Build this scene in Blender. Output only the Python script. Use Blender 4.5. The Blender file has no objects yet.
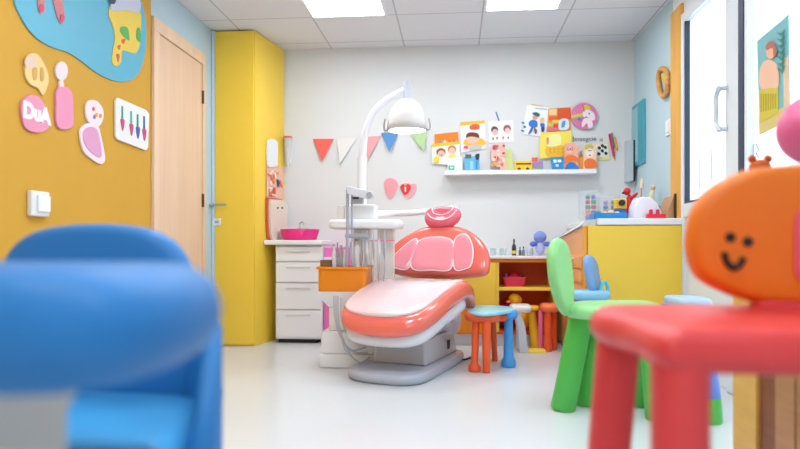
import bpy, math, random
from mathutils import Vector, Matrix
PI = math.pi
C = bpy.context.scene.collection
random.seed(4)

# ---------------------------------------------------------------- camera, world, lights
FOC = 640.0                      # focal length in pixels of an 800 px wide frame
CH = 0.80                        # lens height
YAW = math.atan(55/FOC)
YB = 5.47; XL = -1.923; XR = 1.487; ZC = 2.50; YF = -1.6
cam = bpy.data.cameras.new('camera'); camo = bpy.data.objects.new('camera', cam); C.objects.link(camo)
camo.location = (0, 0, CH); camo.rotation_euler = (PI/2, 0, YAW)
cam.sensor_width = 36; cam.lens = FOC*36/800; cam.shift_y = 20.5/800
cam.clip_start = .02
cam.dof.use_dof = True; cam.dof.focus_distance = 4.15; cam.dof.aperture_fstop = 1.35
sc = bpy.context.scene
sc.camera = camo
sc.view_settings.view_transform = 'Standard'; sc.view_settings.look = 'None'
sc.view_settings.gamma = 1; sc.view_settings.use_curve_mapping = False
sc.view_settings.exposure = 0.80
sc.cycles.use_denoising = True
sc.cycles.max_bounces = 8
PANEL_E = 11.0
w = bpy.data.worlds.new('sky'); sc.world = w; w.use_nodes = True
bg = w.node_tree.nodes['Background']; bg.inputs[0].default_value = (.84, .93, 1, 1); bg.inputs[1].default_value = 1.35

# ---------------------------------------------------------------- pixel -> place helpers
def ray(px, py):
    u = (px-400)/FOC; v = (245-py)/FOC; s, c = math.sin(YAW), math.cos(YAW)
    return Vector((-s+u*c, c+u*s, v))
O0 = Vector((0, 0, CH))
def P(px, py, Y):
    d = ray(px, py); return O0 + d*(Y/d.y)
def G(px, py):
    d = ray(px, py); return O0 + d*(-CH/d.z)
def X_(px, py, X):
    d = ray(px, py); return O0 + d*(X/d.x)
def PLN(px, py, p0, n):
    d = ray(px, py); return O0 + d*((p0-O0).dot(n)/d.dot(n))

# ---------------------------------------------------------------- materials
def lin(c): 
    c = c/255.0
    return c/12.92 if c <= .04045 else ((c+.055)/1.055)**2.4
def rgb(c): return (lin(c[0]), lin(c[1]), lin(c[2]), 1)
MC = {}
def mat(name, col, rough=.5, metal=0, noise=0.0, scale=8, coat=0, emit=0, spec=.5, bump=0, sss=0):
    if name in MC: return MC[name]
    m = bpy.data.materials.new(name); m.use_nodes = True
    nt = m.node_tree; b = nt.nodes['Principled BSDF']
    b.inputs['Base Color'].default_value = rgb(col); b.inputs['Roughness'].default_value = rough
    b.inputs['Metallic'].default_value = metal; b.inputs['Coat Weight'].default_value = coat
    b.inputs['Coat Roughness'].default_value = .08
    b.inputs['Specular IOR Level'].default_value = spec
    if emit:
        b.inputs['Emission Color'].default_value = rgb(col); b.inputs['Emission Strength'].default_value = emit
    if noise or bump:
        n = nt.nodes.new('ShaderNodeTexNoise'); n.inputs['Scale'].default_value = scale; n.inputs['Detail'].default_value = 4
        tc = nt.nodes.new('ShaderNodeTexCoord'); nt.links.new(tc.outputs['Object'], n.inputs['Vector'])
        if noise:
            mr = nt.nodes.new('ShaderNodeMapRange'); mr.inputs['To Min'].default_value = 1-noise; mr.inputs['To Max'].default_value = 1+noise
            hs = nt.nodes.new('ShaderNodeHueSaturation'); hs.inputs['Color'].default_value = rgb(col)
            nt.links.new(n.outputs['Fac'], mr.inputs['Value']); nt.links.new(mr.outputs['Result'], hs.inputs['Value'])
            nt.links.new(hs.outputs['Color'], b.inputs['Base Color'])
        if bump:
            bp = nt.nodes.new('ShaderNodeBump'); bp.inputs['Strength'].default_value = bump; bp.inputs['Distance'].default_value = .01
            nt.links.new(n.outputs['Fac'], bp.inputs['Height']); nt.links.new(bp.outputs['Normal'], b.inputs['Normal'])
    MC[name] = m; return m
def wood(name, c1, c2, sc_=(1, 1, 12), rough=.45):
    m = bpy.data.materials.new(name); m.use_nodes = True; nt = m.node_tree; b = nt.nodes['Principled BSDF']
    tc = nt.nodes.new('ShaderNodeTexCoord'); mp = nt.nodes.new('ShaderNodeMapping'); mp.inputs['Scale'].default_value = sc_
    n = nt.nodes.new('ShaderNodeTexNoise'); n.inputs['Scale'].default_value = 3; n.inputs['Detail'].default_value = 6
    cr = nt.nodes.new('ShaderNodeValToRGB'); cr.color_ramp.elements[0].color = rgb(c1); cr.color_ramp.elements[1].color = rgb(c2)
    cr.color_ramp.elements[0].position = .3; cr.color_ramp.elements[1].position = .7
    nt.links.new(tc.outputs['Object'], mp.inputs['Vector']); nt.links.new(mp.outputs['Vector'], n.inputs['Vector'])
    nt.links.new(n.outputs['Fac'], cr.inputs['Fac']); nt.links.new(cr.outputs['Color'], b.inputs['Base Color'])
    b.inputs['Roughness'].default_value = rough
    MC[name] = m; return m
def clear(name, col, alpha=.3, rough=.1):
    """clear plastic: part diffuse/gloss, part straight through"""
    m = bpy.data.materials.new(name); m.use_nodes = True; nt = m.node_tree
    b = nt.nodes['Principled BSDF']; b.inputs['Base Color'].default_value = rgb(col); b.inputs['Roughness'].default_value = rough
    t = nt.nodes.new('ShaderNodeBsdfTransparent'); mx = nt.nodes.new('ShaderNodeMixShader'); mx.inputs[0].default_value = alpha
    nt.links.new(t.outputs[0], mx.inputs[1]); nt.links.new(b.outputs[0], mx.inputs[2])
    nt.links.new(mx.outputs[0], nt.nodes['Material Output'].inputs['Surface'])
    MC[name] = m; return m
def frosted(name):
    m = bpy.data.materials.new(name); m.use_nodes = True; nt = m.node_tree
    for n in list(nt.nodes):
        if n.type == 'BSDF_PRINCIPLED': nt.nodes.remove(n)
    t = nt.nodes.new('ShaderNodeBsdfTranslucent'); t.inputs[0].default_value = (.93, .97, 1, 1)
    tr = nt.nodes.new('ShaderNodeBsdfTransparent'); gl = nt.nodes.new('ShaderNodeBsdfGlossy'); gl.inputs['Roughness'].default_value = .08
    a = nt.nodes.new('ShaderNodeMixShader'); a.inputs[0].default_value = .25
    c = nt.nodes.new('ShaderNodeMixShader'); c.inputs[0].default_value = .05
    nt.links.new(t.outputs[0], a.inputs[1]); nt.links.new(tr.outputs[0], a.inputs[2])
    nt.links.new(a.outputs[0], c.inputs[1]); nt.links.new(gl.outputs[0], c.inputs[2])
    nt.links.new(c.outputs[0], nt.nodes['Material Output'].inputs['Surface'])
    MC[name] = m; return m
WHITE = mat('white_plastic', (236, 237, 240), .3)
PAPER = mat('paper', (238, 238, 236), .7)
YEL = mat('yellow_laminate', (247, 208, 70), .4, noise=.02)
ORG = mat('orange_laminate', (240, 140, 20), .4)
DORG = mat('deep_orange_laminate', (230, 92, 30), .5)
STEEL = mat('brushed_steel', (190, 190, 195), .3, 1)
DARK = mat('dark_rubber', (35, 37, 42), .6)
BLUEP = mat('blue_plastic', (40, 125, 205), .4)
GREY = mat('grey_plastic', (165, 168, 176), .4)
def flat(c, rough=.6): return mat('print_%d_%d_%d' % c, c, rough)

# ---------------------------------------------------------------- mesh builder
class M:
    def __init__(s): s.v = []; s.f = []
    def add(s, vs, fs):
        o = len(s.v); s.v += [Vector(v) for v in vs]; s.f += [tuple(i+o for i in f) for f in fs]; return s
    def box(s, x0, x1, y0, y1, z0, z1):
        x0, x1 = sorted((x0, x1)); y0, y1 = sorted((y0, y1)); z0, z1 = sorted((z0, z1))
        return s.add([(x0,y0,z0),(x1,y0,z0),(x1,y1,z0),(x0,y1,z0),(x0,y0,z1),(x1,y0,z1),(x1,y1,z1),(x0,y1,z1)],
                     [(3,2,1,0),(4,5,6,7),(0,1,5,4),(1,2,6,5),(2,3,7,6),(3,0,4,7)])
    def rings(s, rs, cap=True, closed=True):
        n = len(rs[0]); vs = [p for r in rs for p in r]; fs = []
        for k in range(len(rs)-1):
            for i in range(n if closed else n-1):
                j = (i+1) % n; fs.append((k*n+i, k*n+j, (k+1)*n+j, (k+1)*n+i))
        if cap:
            fs.append(tuple(range(n-1, -1, -1))); fs.append(tuple((len(rs)-1)*n+i for i in range(n)))
        return s.add(vs, fs)
    def tube(s, pts, r, n=12, cap=True):
        pts = [Vector(p) for p in pts]; rs = r if isinstance(r, (list, tuple)) else [r]*len(pts)
        rings = []; up = None
        for i, p in enumerate(pts):
            d = (pts[min(i+1, len(pts)-1)]-pts[max(i-1, 0)]).normalized()
            if up is None: up = Vector((0,0,1)) if abs(d.z) < .9 else Vector((1,0,0))
            a = (up - d*up.dot(d)).normalized(); b = d.cross(a); up = a
            rings.append([p + (a*math.cos(t)+b*math.sin(t))*rs[i] for t in [2*PI*k/n for k in range(n)]])
        return s.rings(rings, cap)
    def lathe(s, prof, c, n=24, axis=(0,0,1)):
        c = Vector(c); ax = Vector(axis).normalized()
        a = ax.orthogonal().normalized() if abs(ax.z) < .99 else Vector((1,0,0)); b = ax.cross(a)
        rings = [[c + ax*h + (a*math.cos(2*PI*k/n)+b*math.sin(2*PI*k/n))*max(r, 1e-4) for k in range(n)] for r, h in prof]
        return s.rings(rings)
    def ell(s, c, r, n=16, m=10, rot=None):
        c = Vector(c); rings = []
        for i in range(m+1):
            t = PI*(i/m) ; 
            rr = max(math.sin(t), .01)
            rings.append([Vector((r[0]*rr*math.cos(2*PI*k/n), r[1]*rr*math.sin(2*PI*k/n), -r[2]*math.cos(t))) for k in range(n)])
        rings = [[c + (rot @ p if rot else p) for p in q] for q in rings]
        return s.rings(rings)
    def pillow(s, out, th, edge, f, dish=0, steps=6):
        """a rounded slab: 2-D outline, thickness th, edge radius, f(u,v,w) -> 3-D"""
        n = len(out); cu = sum(p[0] for p in out)/n; cv = sum(p[1] for p in out)/n
        R = sum(math.hypot(p[0]-cu, p[1]-cv) for p in out)/n
        rings = []
        def ring(sc_, w): rings.append([Vector(f(cu+(p[0]-cu)*sc_, cv+(p[1]-cv)*sc_, w)) for p in out])
        s0 = 1-edge/R
        for q in (.04, .35, .7): ring(s0*q, -th/2)
        for k in range(steps+1):
            t = -PI/2 + PI*k/steps
            ring(1-edge/R*(1-math.cos(t)), th/2*math.sin(t))
        for q in (.7, .35, .04): ring(s0*q, th/2 - dish*(1-q))
        return s.rings(rings)
    def plate(s, pts, n, t):
        pts = [Vector(p) for p in pts]; n = Vector(n).normalized()*t
        a = Vector((0,0,0))
        for i in range(len(pts)): a += pts[i].cross(pts[(i+1) % len(pts)])
        if a.dot(n) < 0: pts = pts[::-1]
        return s.rings([pts, [p+n for p in pts]])
def rrect(x0, x1, y0, y1, r, n=5):
    r = min(r, abs(x1-x0)/2-.0005, abs(y1-y0)/2-.0005); o = []
    for cx, cy, a in ((x1-r, y1-r, 0), (x0+r, y1-r, 1), (x0+r, y0+r, 2), (x1-r, y0+r, 3)):
        for k in range(n+1):
            t = (a + k/n)*PI/2; o.append((cx+r*math.cos(t), cy+r*math.sin(t)))
    return o
def spline(pts, n=6, closed=True):
    o = []; m = len(pts); V = [Vector(p) for p in pts]
    for i in range(m if closed else m-1):
        if closed: p0, p1, p2, p3 = V[i-1], V[i], V[(i+1) % m], V[(i+2) % m]
        else: p0, p1, p2, p3 = V[max(i-1, 0)], V[i], V[i+1], V[min(i+2, m-1)]
        for k in range(n):
            t = k/n
            o.append(.5*((2*p1)+(p2-p0)*t+(2*p0-5*p1+4*p2-p3)*t*t+(3*p1-p0-3*p2+p3)*t**3))
    if not closed: o.append(V[-1])
    return o
def ellp(cx, cy, rx, ry, n=20): return [(cx+rx*math.cos(2*PI*k/n), cy+ry*math.sin(2*PI*k/n)) for k in range(n)]
def rootloc(o):
    while o.parent: o = o.parent
    return o.location.copy()
def ob(name, b, m, parent=None, label=None, cat=None, group=None, kind=None, bev=0, ang=40, sub=0):
    """link one mesh object, drawn in world coordinates; a top-level one gets its origin at its base"""
    if parent: off = rootloc(parent)
    else:
        xs = [v.x for v in b.v]; ys = [v.y for v in b.v]; zs = [v.z for v in b.v]
        off = Vector(((min(xs)+max(xs))/2, (min(ys)+max(ys))/2, min(zs)))
    me = bpy.data.meshes.new(name); me.from_pydata([v-off for v in b.v], [], b.f); me.update()
    me.polygons.foreach_set('use_smooth', [True]*len(me.polygons)); me.set_sharp_from_angle(angle=math.radians(ang))
    me.materials.append(m)
    o = bpy.data.objects.new(name, me); C.objects.link(o)
    if parent: o.parent = parent
    else: o.location = off
    if bev:
        md = o.modifiers.new('bevel', 'BEVEL'); md.width = bev; md.segments = 3; md.limit_method = 'ANGLE'; md.angle_limit = math.radians(50)
        me.polygons.foreach_set('use_smooth', [True]*len(me.polygons)); md.harden_normals = True
    if sub:
        md = o.modifiers.new('subsurf', 'SUBSURF'); md.levels = sub; md.render_levels = sub
    if label: o['label'] = label
    if cat: o['category'] = cat
    if group: o['group'] = group
    if kind: o['kind'] = kind
    return o
def thing(name, label, cat, loc, group=None):
    o = bpy.data.objects.new(name, None); C.objects.link(o); o.location = loc; o.empty_display_size = .05
    o['label'] = label; o['category'] = cat
    if group: o['group'] = group
    return o
def S(name, b, m, parent=None, **k):
    return ob(name, b, m, parent, kind=None if parent else 'structure', **k)
def text(name, s, size, m, parent, org, ux, uy, nrm, th=.001, bold=0):
    cu = bpy.data.curves.new(name, 'FONT'); cu.body = s; cu.size = size; cu.extrude = th; cu.offset = bold; cu.align_x = 'CENTER'; cu.align_y = 'CENTER'
    t = bpy.data.objects.new(name+'_tmp', cu); C.objects.link(t)
    dg = bpy.context.evaluated_depsgraph_get(); me = bpy.data.meshes.new_from_object(t.evaluated_get(dg))
    C.objects.unlink(t); bpy.data.objects.remove(t)
    b = M(); b.v = [Vector(org)+Vector(ux)*v.co.x+Vector(uy)*v.co.y+Vector(nrm)*(v.co.z) for v in me.vertices]; b.f = [tuple(p.vertices) for p in me.polygons]
    return b

# ================================================================ the setting
def tiles_mat():
    m = bpy.data.materials.new('ceiling_tiles'); m.use_nodes = True; nt = m.node_tree; b = nt.nodes['Principled BSDF']
    b.inputs['Roughness'].default_value = .85
    tc = nt.nodes.new('ShaderNodeTexCoord'); sp = nt.nodes.new('ShaderNodeSeparateXYZ'); nt.links.new(tc.outputs['Object'], sp.inputs[0])
    def line(out, off, pitch):
        a = nt.nodes.new('ShaderNodeMath'); a.operation = 'ADD'; a.inputs[1].default_value = 100*pitch-off; nt.links.new(out, a.inputs[0])
        d = nt.nodes.new('ShaderNodeMath'); d.operation = 'MODULO'; d.inputs[1].default_value = pitch; nt.links.new(a.outputs[0], d.inputs[0])
        c = nt.nodes.new('ShaderNodeMath'); c.operation = 'COMPARE'; c.inputs[1].default_value = 0; c.inputs[2].default_value = .012
        nt.links.new(d.outputs[0], c.inputs[0]); return c.outputs[0]
    lx = line(sp.outputs[0], -.437-(XL+XR)/2, .6326); ly = line(sp.outputs[1], 4.70-(YB+YF)/2, .6)
    mxx = nt.nodes.new('ShaderNodeMath'); mxx.operation = 'MAXIMUM'; nt.links.new(lx, mxx.inputs[0]); nt.links.new(ly, mxx.inputs[1])
    mc = nt.nodes.new('ShaderNodeMixRGB'); mc.inputs[1].default_value = rgb((226, 228, 234)); mc.inputs[2].default_value = rgb((186, 188, 196))
    nt.links.new(mxx.outputs[0], mc.inputs[0]); nt.links.new(mc.outputs[0], b.inputs['Base Color']); return m
FLOORM = mat('vinyl_floor', (216, 221, 226), .22, noise=.03, scale=2.5, spec=.45)
S('floor', M().box(XL-.2, XR+.2, YF-.1, YB+.2, -.1, 0), FLOORM)
S('ceiling', M().box(XL, XR, YF, YB, ZC, ZC+.1), tiles_mat())
WB = mat('back_wall_paint', (220, 222, 223), .8, noise=.012, scale=3)
LB = mat('pale_blue_wall_paint', (188, 212, 222), .8, noise=.012, scale=3)
WY = mat('ochre_yellow_wall_paint', (212, 160, 50), .65, noise=.02, scale=3)
S('wall_back', M().box(XL, XR, YB, YB+.1, 0, ZC), WB)
yd0 = X_(151, 245, XL).y; yd1 = X_(203, 245, XL).y
S('wall_left', M().box(XL-.1, XL, YF, yd0, 0, ZC), WY)
S('wall_left_blue', M().box(XL-.1, XL, yd0, YB, 0, ZC), LB)
S('wall_front', M().box(XL, XR, YF-.1, YF, 0, ZC), WB)
yp0 = X_(684, 245, XR).y; yp1 = X_(673, 245, XR).y          # timber post
S('wall_right', M().box(XR, XR+.1, yp1, YB, 0, ZC), LB)
YG = 2.30                                                     # glazing ends
S('wall_right_near', M().box(XR, XR+.1, YF, YG, 0, ZC), LB)
ZG = 2.30
S('wall_right_lintel', M().box(XR, XR+.1, YG, yp1, ZG+.08, ZC), WHITE)
TIM = wood('ochre_timber', (222, 160, 62), (236, 180, 84), (6, 6, .6))
S('trim_1', M().box(XR-.018, XR+.1, yp0, yp1, 0, ZG+.08), TIM, bev=.004)
# left door
BEIGE = wood('beige_veneer', (226, 190, 158), (234, 200, 170), (5, 5, .4), .5)
zt = X_(162, 24, XL).z
S('door_1', M().box(XL+.002, XL+.014, yd0+.085, yd1-.055, .005, zt-.09), BEIGE, bev=.002)
d1 = bpy.data.objects['door_1']
fr = M(); fr.box(XL+.001, XL+.022, yd0, yd0+.08, 0, zt-.086).box(XL+.001, XL+.022, yd1-.05, yd1, 0, zt-.086).box(XL+.001, XL+.022, yd0, yd1, zt-.085, zt)
S('door_frame', fr, wood('pale_veneer', (232, 196, 162), (240, 208, 178), (5, 5, .4), .5), d1, bev=.003)
for zz in (X_(198, 96, XL).z, X_(198, 200, XL).z, .25):
    S('hinge', M().box(XL+.014, XL+.03, yd1-.062, yd1-.048, zz-.05, zz+.05), mat('bronze', (110, 90, 70), .4, 1), d1, bev=.002)

# glazed door and side light on the right
FROST = frosted('frosted_glass')
WF = mat('white_door_frame', (226, 232, 238), .4)
GAS = mat('dark_gasket', (48, 62, 88), .5)
ys0 = X_(742, 245, XR).y; ys1 = X_(729, 245, XR).y; ysd = X_(747, 245, XR).y
zb = X_(689, 201, XR).z
fr = M(); e = .01
fr.box(XR-.02, XR+.05, yp0-.045, yp0-.001, .005, ZG)                       # far stile
fr.box(XR-.02, XR+.05, ys0, ys1, .005, ZG)                        # near stile
fr.box(XR-.02, XR+.05, ys1, yp0-.045, zb-.1, zb-.015).box(XR-.02, XR+.05, ys1, yp0-.045, ZG-.06, ZG)
d2 = S('door_2', fr, WF, bev=.004)
S('door_panel', M().box(XR+.0, XR+.04, ys1, yp0-.045, .01, zb-.1), WF, d2)
S('glass_pane', M().box(XR+.015, XR+.02, ys1+.012, yp0-.06, zb, ZG-.06), FROST, d2)
g = M(); g.box(XR-.012, XR+.03, yp0-.062, yp0-.045, zb-.015, ZG-.06).box(XR-.012, XR+.03, ys1, ys1+.012, zb-.015, ZG-.06).box(XR-.012, XR+.03, ys1+.012, yp0-.06, zb-.015, zb)
S('gasket', g, GAS, d2)
ha, hb = X_(716, 90, XR-.06), X_(731, 124, XR-.06); yh0 = ys1-.03
h = M().tube(spline([(XR-.02, yh0, ha.z), (XR-.055, yh0+.02, ha.z), (XR-.06, ha.y-.04, ha.z), (XR-.06, ha.y, ha.z-.04), (XR-.06, ha.y, (ha.z+hb.z)/2), (XR-.06, ha.y, hb.z+.04), (XR-.06, ha.y-.04, hb.z), (XR-.055, yh0+.02, hb.z), (XR-.02, yh0, hb.z)], 6, False), .013, 10)
S('door_handle', h, mat('satin_grey', (205, 214, 228), .35), d2)
dk = M()
for px, y0, y1 in ((700, 158, 188), (712, 150, 180)):
    a, b2 = X_(px, y0, XR+.014), X_(px, y1, XR+.014); dk.box(XR+.011, XR+.0145, a.y-.004, a.y+.004, b2.z, a.z)
S('line_decal', dk, GREY, d2)
fr = M(); fr.box(XR-.015, XR+.05, YG, YG+.05, .005, ZG).box(XR-.015, XR+.05, ysd-.001, ysd-.03, .005, ZG)
fr.box(XR-.015, XR+.05, YG+.05, ysd-.03, ZG-.05, ZG).box(XR-.015, XR+.05, YG+.05, ysd-.03, .005, .12)
w1 = S('window_1', fr, WF, bev=.003)
S('window_pane', M().box(XR+.015, XR+.02, YG+.05, ysd-.03, .12, ZG-.05), FROST, w1)
S('window_gasket', M().box(XR-.02, XR+.03, ysd+.001, ys0-.001, .005, ZG), GAS, w1)
sb = M()
for q in ([(748, 146), (749, 160)], [(749, 147), (753, 158), (754, 144)], [(756, 144), (759, 150), (756, 153), (759, 158)]):
    sb.tube([X_(a, b2, XR+.013) for a, b2 in q], .004, 6)
S('pen_marks', sb, GREY, w1)
S('trim_2', M().box(XR, XR+.1, YG, yp1, ZG+.001, ZG+.079), WF)

# ceiling light panels
LPM = mat('light_diffuser', (244, 250, 255), .5, emit=PANEL_E)
def panel(x0, x1, y0, y1, label):
    t = thing('ceiling_light', label, 'ceiling light', ((x0+x1)/2, (y0+y1)/2, ZC-.012), 'recessed ceiling lights')
    f = M(); q = .018
    f.box(x0, x1, y0, y0+q, ZC-.012, ZC-.001).box(x0, x1, y1-q, y1, ZC-.012, ZC-.001).box(x0, x0+q, y0+q, y1-q, ZC-.012, ZC-.001).box(x1-q, x1, y0+q, y1-q, ZC-.012, ZC-.001)
    ob('light_frame', f, WHITE, t); ob('diffuser', M().box(x0+q, x1-q, y0+q, y1-q, ZC-.008, ZC-.002), LPM, t)
panel(-1.06, -.50, 4.12, 4.69, 'square white ceiling light panel nearer the yellow cupboard, left of two')
panel(.21, .74, 4.10, 4.67, 'square white ceiling light panel nearer the glass door, right of two')
for xx in (-1.06, .21):
    for yy in (1.95, -.4):  # out-of-view rows; the one behind the viewer is added fill for the foreground
        f = M().box(xx, xx+.56, yy, yy+.57, ZC-.01, ZC-.001)
        ob('ceiling_light', f, LPM, None, ['square ceiling light panel over the blue table and chair', 'square ceiling light panel over the red chair'][xx > 0] if yy > 0 else ['square ceiling light panel behind the viewer, ochre wall side', 'square ceiling light panel behind the viewer, glass door side'][xx > 0], 'ceiling light', 'recessed ceiling lights')

# ================================================================ art on the ochre wall
LN = Vector((1, 0, 0))
def lplate(pts, off, th): return M().plate([X_(a, b2, XL) + LN*off for a, b2 in pts], LN, th)
def sp2(pts, n=5): return [(p.x, p.y) for p in spline([Vector((a, b2, 0)) for a, b2 in pts], n)]
blob = [(13, -6), (20, 18), (33, 36), (50, 47), (66, 52), (80, 61), (96, 73), (114, 81), (130, 80), (140, 68), (145, 44), (144, 18), (136, -8), (112, -34), (75, -46), (35, -36)]
t = ob('wall_sticker', lplate(sp2(blob), .002, .006), mat('sky_blue_vinyl', (92, 178, 205), .5), None, 'big light blue cloud-shaped panel at the top of the ochre wall', 'wall decoration')
t = thing('giraffe_cutout', 'yellow patched animal cutout with long leg on the blue cloud panel', 'wall decoration', X_(122, 66, XL))
an = [(108, 6), (107, 16), (111, 26), (113, 38), (111, 50), (110, 62), (114, 66), (119, 62), (120, 51), (127, 52), (134, 53), (138, 44), (139, 28), (138, 12), (126, 10), (114, 8)]
ob('animal_body', lplate(sp2(an), .009, .004), flat((238, 205, 84)), t)
for q in ([(119, 27), (125, 28), (127, 40), (123, 38), (118, 32)], [(135, 28), (138, 30), (138, 42), (134, 38)]): ob('green_patch', lplate(sp2(q), .014, .002), flat((90, 175, 90)), t)
for q in ([(119, 40), (123, 39), (121, 44)], [(115, 46), (118, 45), (117, 50)], [(114, 54), (117, 55), (116, 62), (115, 60)]): ob('red_patch', lplate(sp2(q), .014, .002), flat((225, 100, 60)), t)
ob('mane', lplate(sp2([(108, 8), (112, -6), (124, -14), (136, -4), (137, 12), (124, 10), (114, 11)]), .014, .003), flat((205, 205, 225)), t)
ob('snout', lplate(sp2([(106, 0), (109, -6), (113, -2), (111, 4), (107, 3)]), .018, .002), flat((60, 70, 90)), t)
for i, (q, lb) in enumerate((([(34, -14), (41, -14), (42, 0), (42, 10), (39, 14), (36, 10), (35, 0)], 'pinkish paddle-shaped cutout hanging over the blue cloud panel, nearer its left edge'),
                ([(47, -16), (57, -16), (60, 0), (62, 14), (60, 24), (56, 20), (52, 6)], 'longer pinkish paddle-shaped cutout in the middle of the blue cloud panel'))):
    t = thing('paddle_cutout', lb, 'wall decoration', X_(q[3][0], q[3][1], XL), 'pink cutouts on the blue cloud')
    ob('paddle', lplate(sp2(q), .009, .004), flat((208, 128, 132)), t)
    a = q[4]; ob('tip', lplate(ellp(a[0]-.6, a[1]-6, 2.2, 4), .0145, .002), flat((214, 84, 120)), t)
t = thing('cream_cutout', 'cream and beige curly wooden cutout high on the ochre wall', 'wall decoration', X_(34, 92, XL))
ob('cream_shape', lplate(sp2([(24, 60), (28, 54), (35, 54), (41, 62), (46, 74), (46, 84), (41, 95), (36, 88), (28, 84), (23, 74)]), .003, .008), flat((238, 206, 140)), t)
for q in ([(30, 70), (34, 68), (34, 78), (31, 80)], [(38, 68), (41, 70), (41, 80), (38, 80)]): ob('painted_shape', lplate(sp2(q), .012, .002), flat((215, 165, 90)), t)
ob('pale_head', lplate(sp2([(22, 60), (27, 56), (33, 58), (32, 66), (24, 68)]), .012, .003), flat((232, 200, 180)), t)
PK = flat((236, 150, 182)); PK2 = flat((226, 118, 160)); PW = flat((246, 226, 232))
t = thing('pink_plaque', 'round pink plaque with white lettering on the ochre wall', 'wall decoration', X_(33, 132, XL))
ob('plaque', lplate(sp2([(19, 106), (24, 97), (31, 95), (39, 100), (46, 113), (48, 124), (42, 131), (32, 132), (22, 126)], 4), .003, .01), PK, t)
tc = X_(34, 114, XL); b = text('lettering', 'DuA', .098, None, None, tc + LN*.0145, (0, 1, .0), (0, 0, 1), (1, 0, 0), .001, .006)
ob('lettering', b, flat((248, 244, 246)), t)
t = thing('pink_bottle_plaque', 'tall pink plaque with small white oval head on the ochre wall', 'wall decoration', X_(62, 129, XL))
ob('plaque', lplate(sp2([(54, 92), (58, 87), (66, 88), (70, 95), (71, 110), (71, 124), (66, 129), (57, 128), (54, 120), (54, 106)], 4), .003, .01), PK, t)
ob('oval_head', lplate(ellp(59.5, 71, 6, 9.5), .003, .01), flat((236, 222, 224)), t)
ob('neck', lplate(sp2([(58, 80), (61, 80), (62, 88), (58, 88)]), .003, .008), flat((236, 222, 224)), t)
t = thing('pink_ice_cream_plaque', 'pink plaque with white rim and round spotted head beside the brush card', 'wall decoration', X_(92, 163, XL))
ob('rim', lplate(sp2([(78, 132), (81, 126), (88, 123), (96, 126), (99, 136), (102, 150), (103, 160), (99, 164), (90, 159), (81, 150)], 4), .003, .009), PW, t)
ob('pink_inset', lplate(sp2([(80.5, 133), (84, 128), (90, 127), (95, 131), (98, 144), (99, 156), (95, 157), (86, 150), (81.5, 142)], 4), .0125, .003), flat((226, 160, 198)), t)
ob('round_head', lplate(sp2([(84, 105), (89, 100), (96, 102), (101, 110), (101, 119), (97, 126), (91, 125), (85, 119)], 4), .0035, .009), PW, t)
for cx, cy, c in ((91, 109, (220, 90, 110)), (94, 115, (232, 170, 60)), (98, 116, (232, 150, 60)), (92, 117, (160, 120, 180))):
    ob('dot', lplate(ellp(cx, cy, 1.3, 2.2, 10), .013, .0015), flat(c), t)
t = thing('brush_card', 'white rounded card with four painted toothbrushes beside the beige door', 'poster', X_(130, 150, XL))
card = [(113.5, 100), (115.5, 97.5), (144, 110), (147, 114), (146, 147), (144, 150.5), (115.5, 139.5), (113.5, 136)]
ob('card', lplate(card, .003, .012), PAPER, t, bev=.002)
for (x, y), c in (((119.5, 114), (60, 160, 130)), ((128.5, 119), (80, 175, 160)), ((135, 122), (50, 150, 110)), ((141.5, 124), (60, 110, 170))):
    ob('brush_handle', lplate([(x-.7, y-8), (x+.7, y-7.5), (x+.9, y+5), (x-.9, y+5)], .016, .002), flat(c), t)
    ob('brush_tip', lplate(sp2([(x-1.6, y+5), (x+2, y+6), (x+1.6, y+13), (x+.3, y+17), (x-1, y+12)]), .016, .002), flat((205, 70, 120) if c[0] > 55 or x < 130 else (60, 90, 180)), t)
t = thing('light_switch', 'white square switch box low on the ochre wall', 'switch', X_(37, 218, XL))
a, b2 = X_(26, 190, XL), X_(44, 217, XL)
ob('back_box', M().box(XL+.001, XL+.03, a.y, b2.y, b2.z, a.z), WHITE, t, bev=.008)
ob('rocker', M().box(XL+.03, XL+.042, a.y+.03, b2.y-.01, b2.z+.02, a.z-.02), mat('white_gloss', (245, 245, 246), .2), t, bev=.005)

# ================================================================ tall yellow cupboard
yc = 4.92; xr0 = P(254, 245, yc).x; xr1 = P(284, 245, YB-.01).x
A = Vector((xr0, yc, 0)); B = Vector((xr1, YB-.01, 0)); SN = Vector((B-A).cross(Vector((0, 0, 1)))).normalized()   # side face normal
t = thing('tall_cupboard', 'tall yellow cupboard with lever handle reaching the ceiling', 'cupboard', (XL+.2, yc+.2, 0))
poly = [(XL+.004, yc+.02), (xr0, yc+.02), (xr1, YB-.006), (XL+.004, YB-.006)]
ob('cupboard_body', M().rings([[(x, y, .0) for x, y in poly], [(x, y, ZC-.004) for x, y in poly]]), YEL, t)
ob('cupboard_door', M().box(XL+.03, xr0-.006, yc, yc+.018, .015, ZC-.012), YEL, t, bev=.003)
ob('edge_strip', M().box(XL+.004, XL+.028, yc-.004, yc+.018, .0, ZC-.008), mat('pale_blue_edge', (205, 222, 236), .5), t)
hp = P(209, 205, yc-.02)
h = M().lathe([(.02, -.0), (.02, .012)], (hp.x+.02, yc-.012, hp.z), axis=(0, 1, 0)).tube([(hp.x+.02, yc-.002, hp.z), (hp.x+.02, yc-.05, hp.z), (hp.x+.035, yc-.055, hp.z), (hp.x+.15, yc-.055, hp.z)], .009, 10)
ob('lever_handle', h, STEEL, t)
lp = P(217, 222, yc)
ob('lock_plate', M().box(lp.x-.032, lp.x+.032, yc-.006, yc, lp.z-.028, lp.z+.028), WHITE, t, bev=.003)
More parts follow.
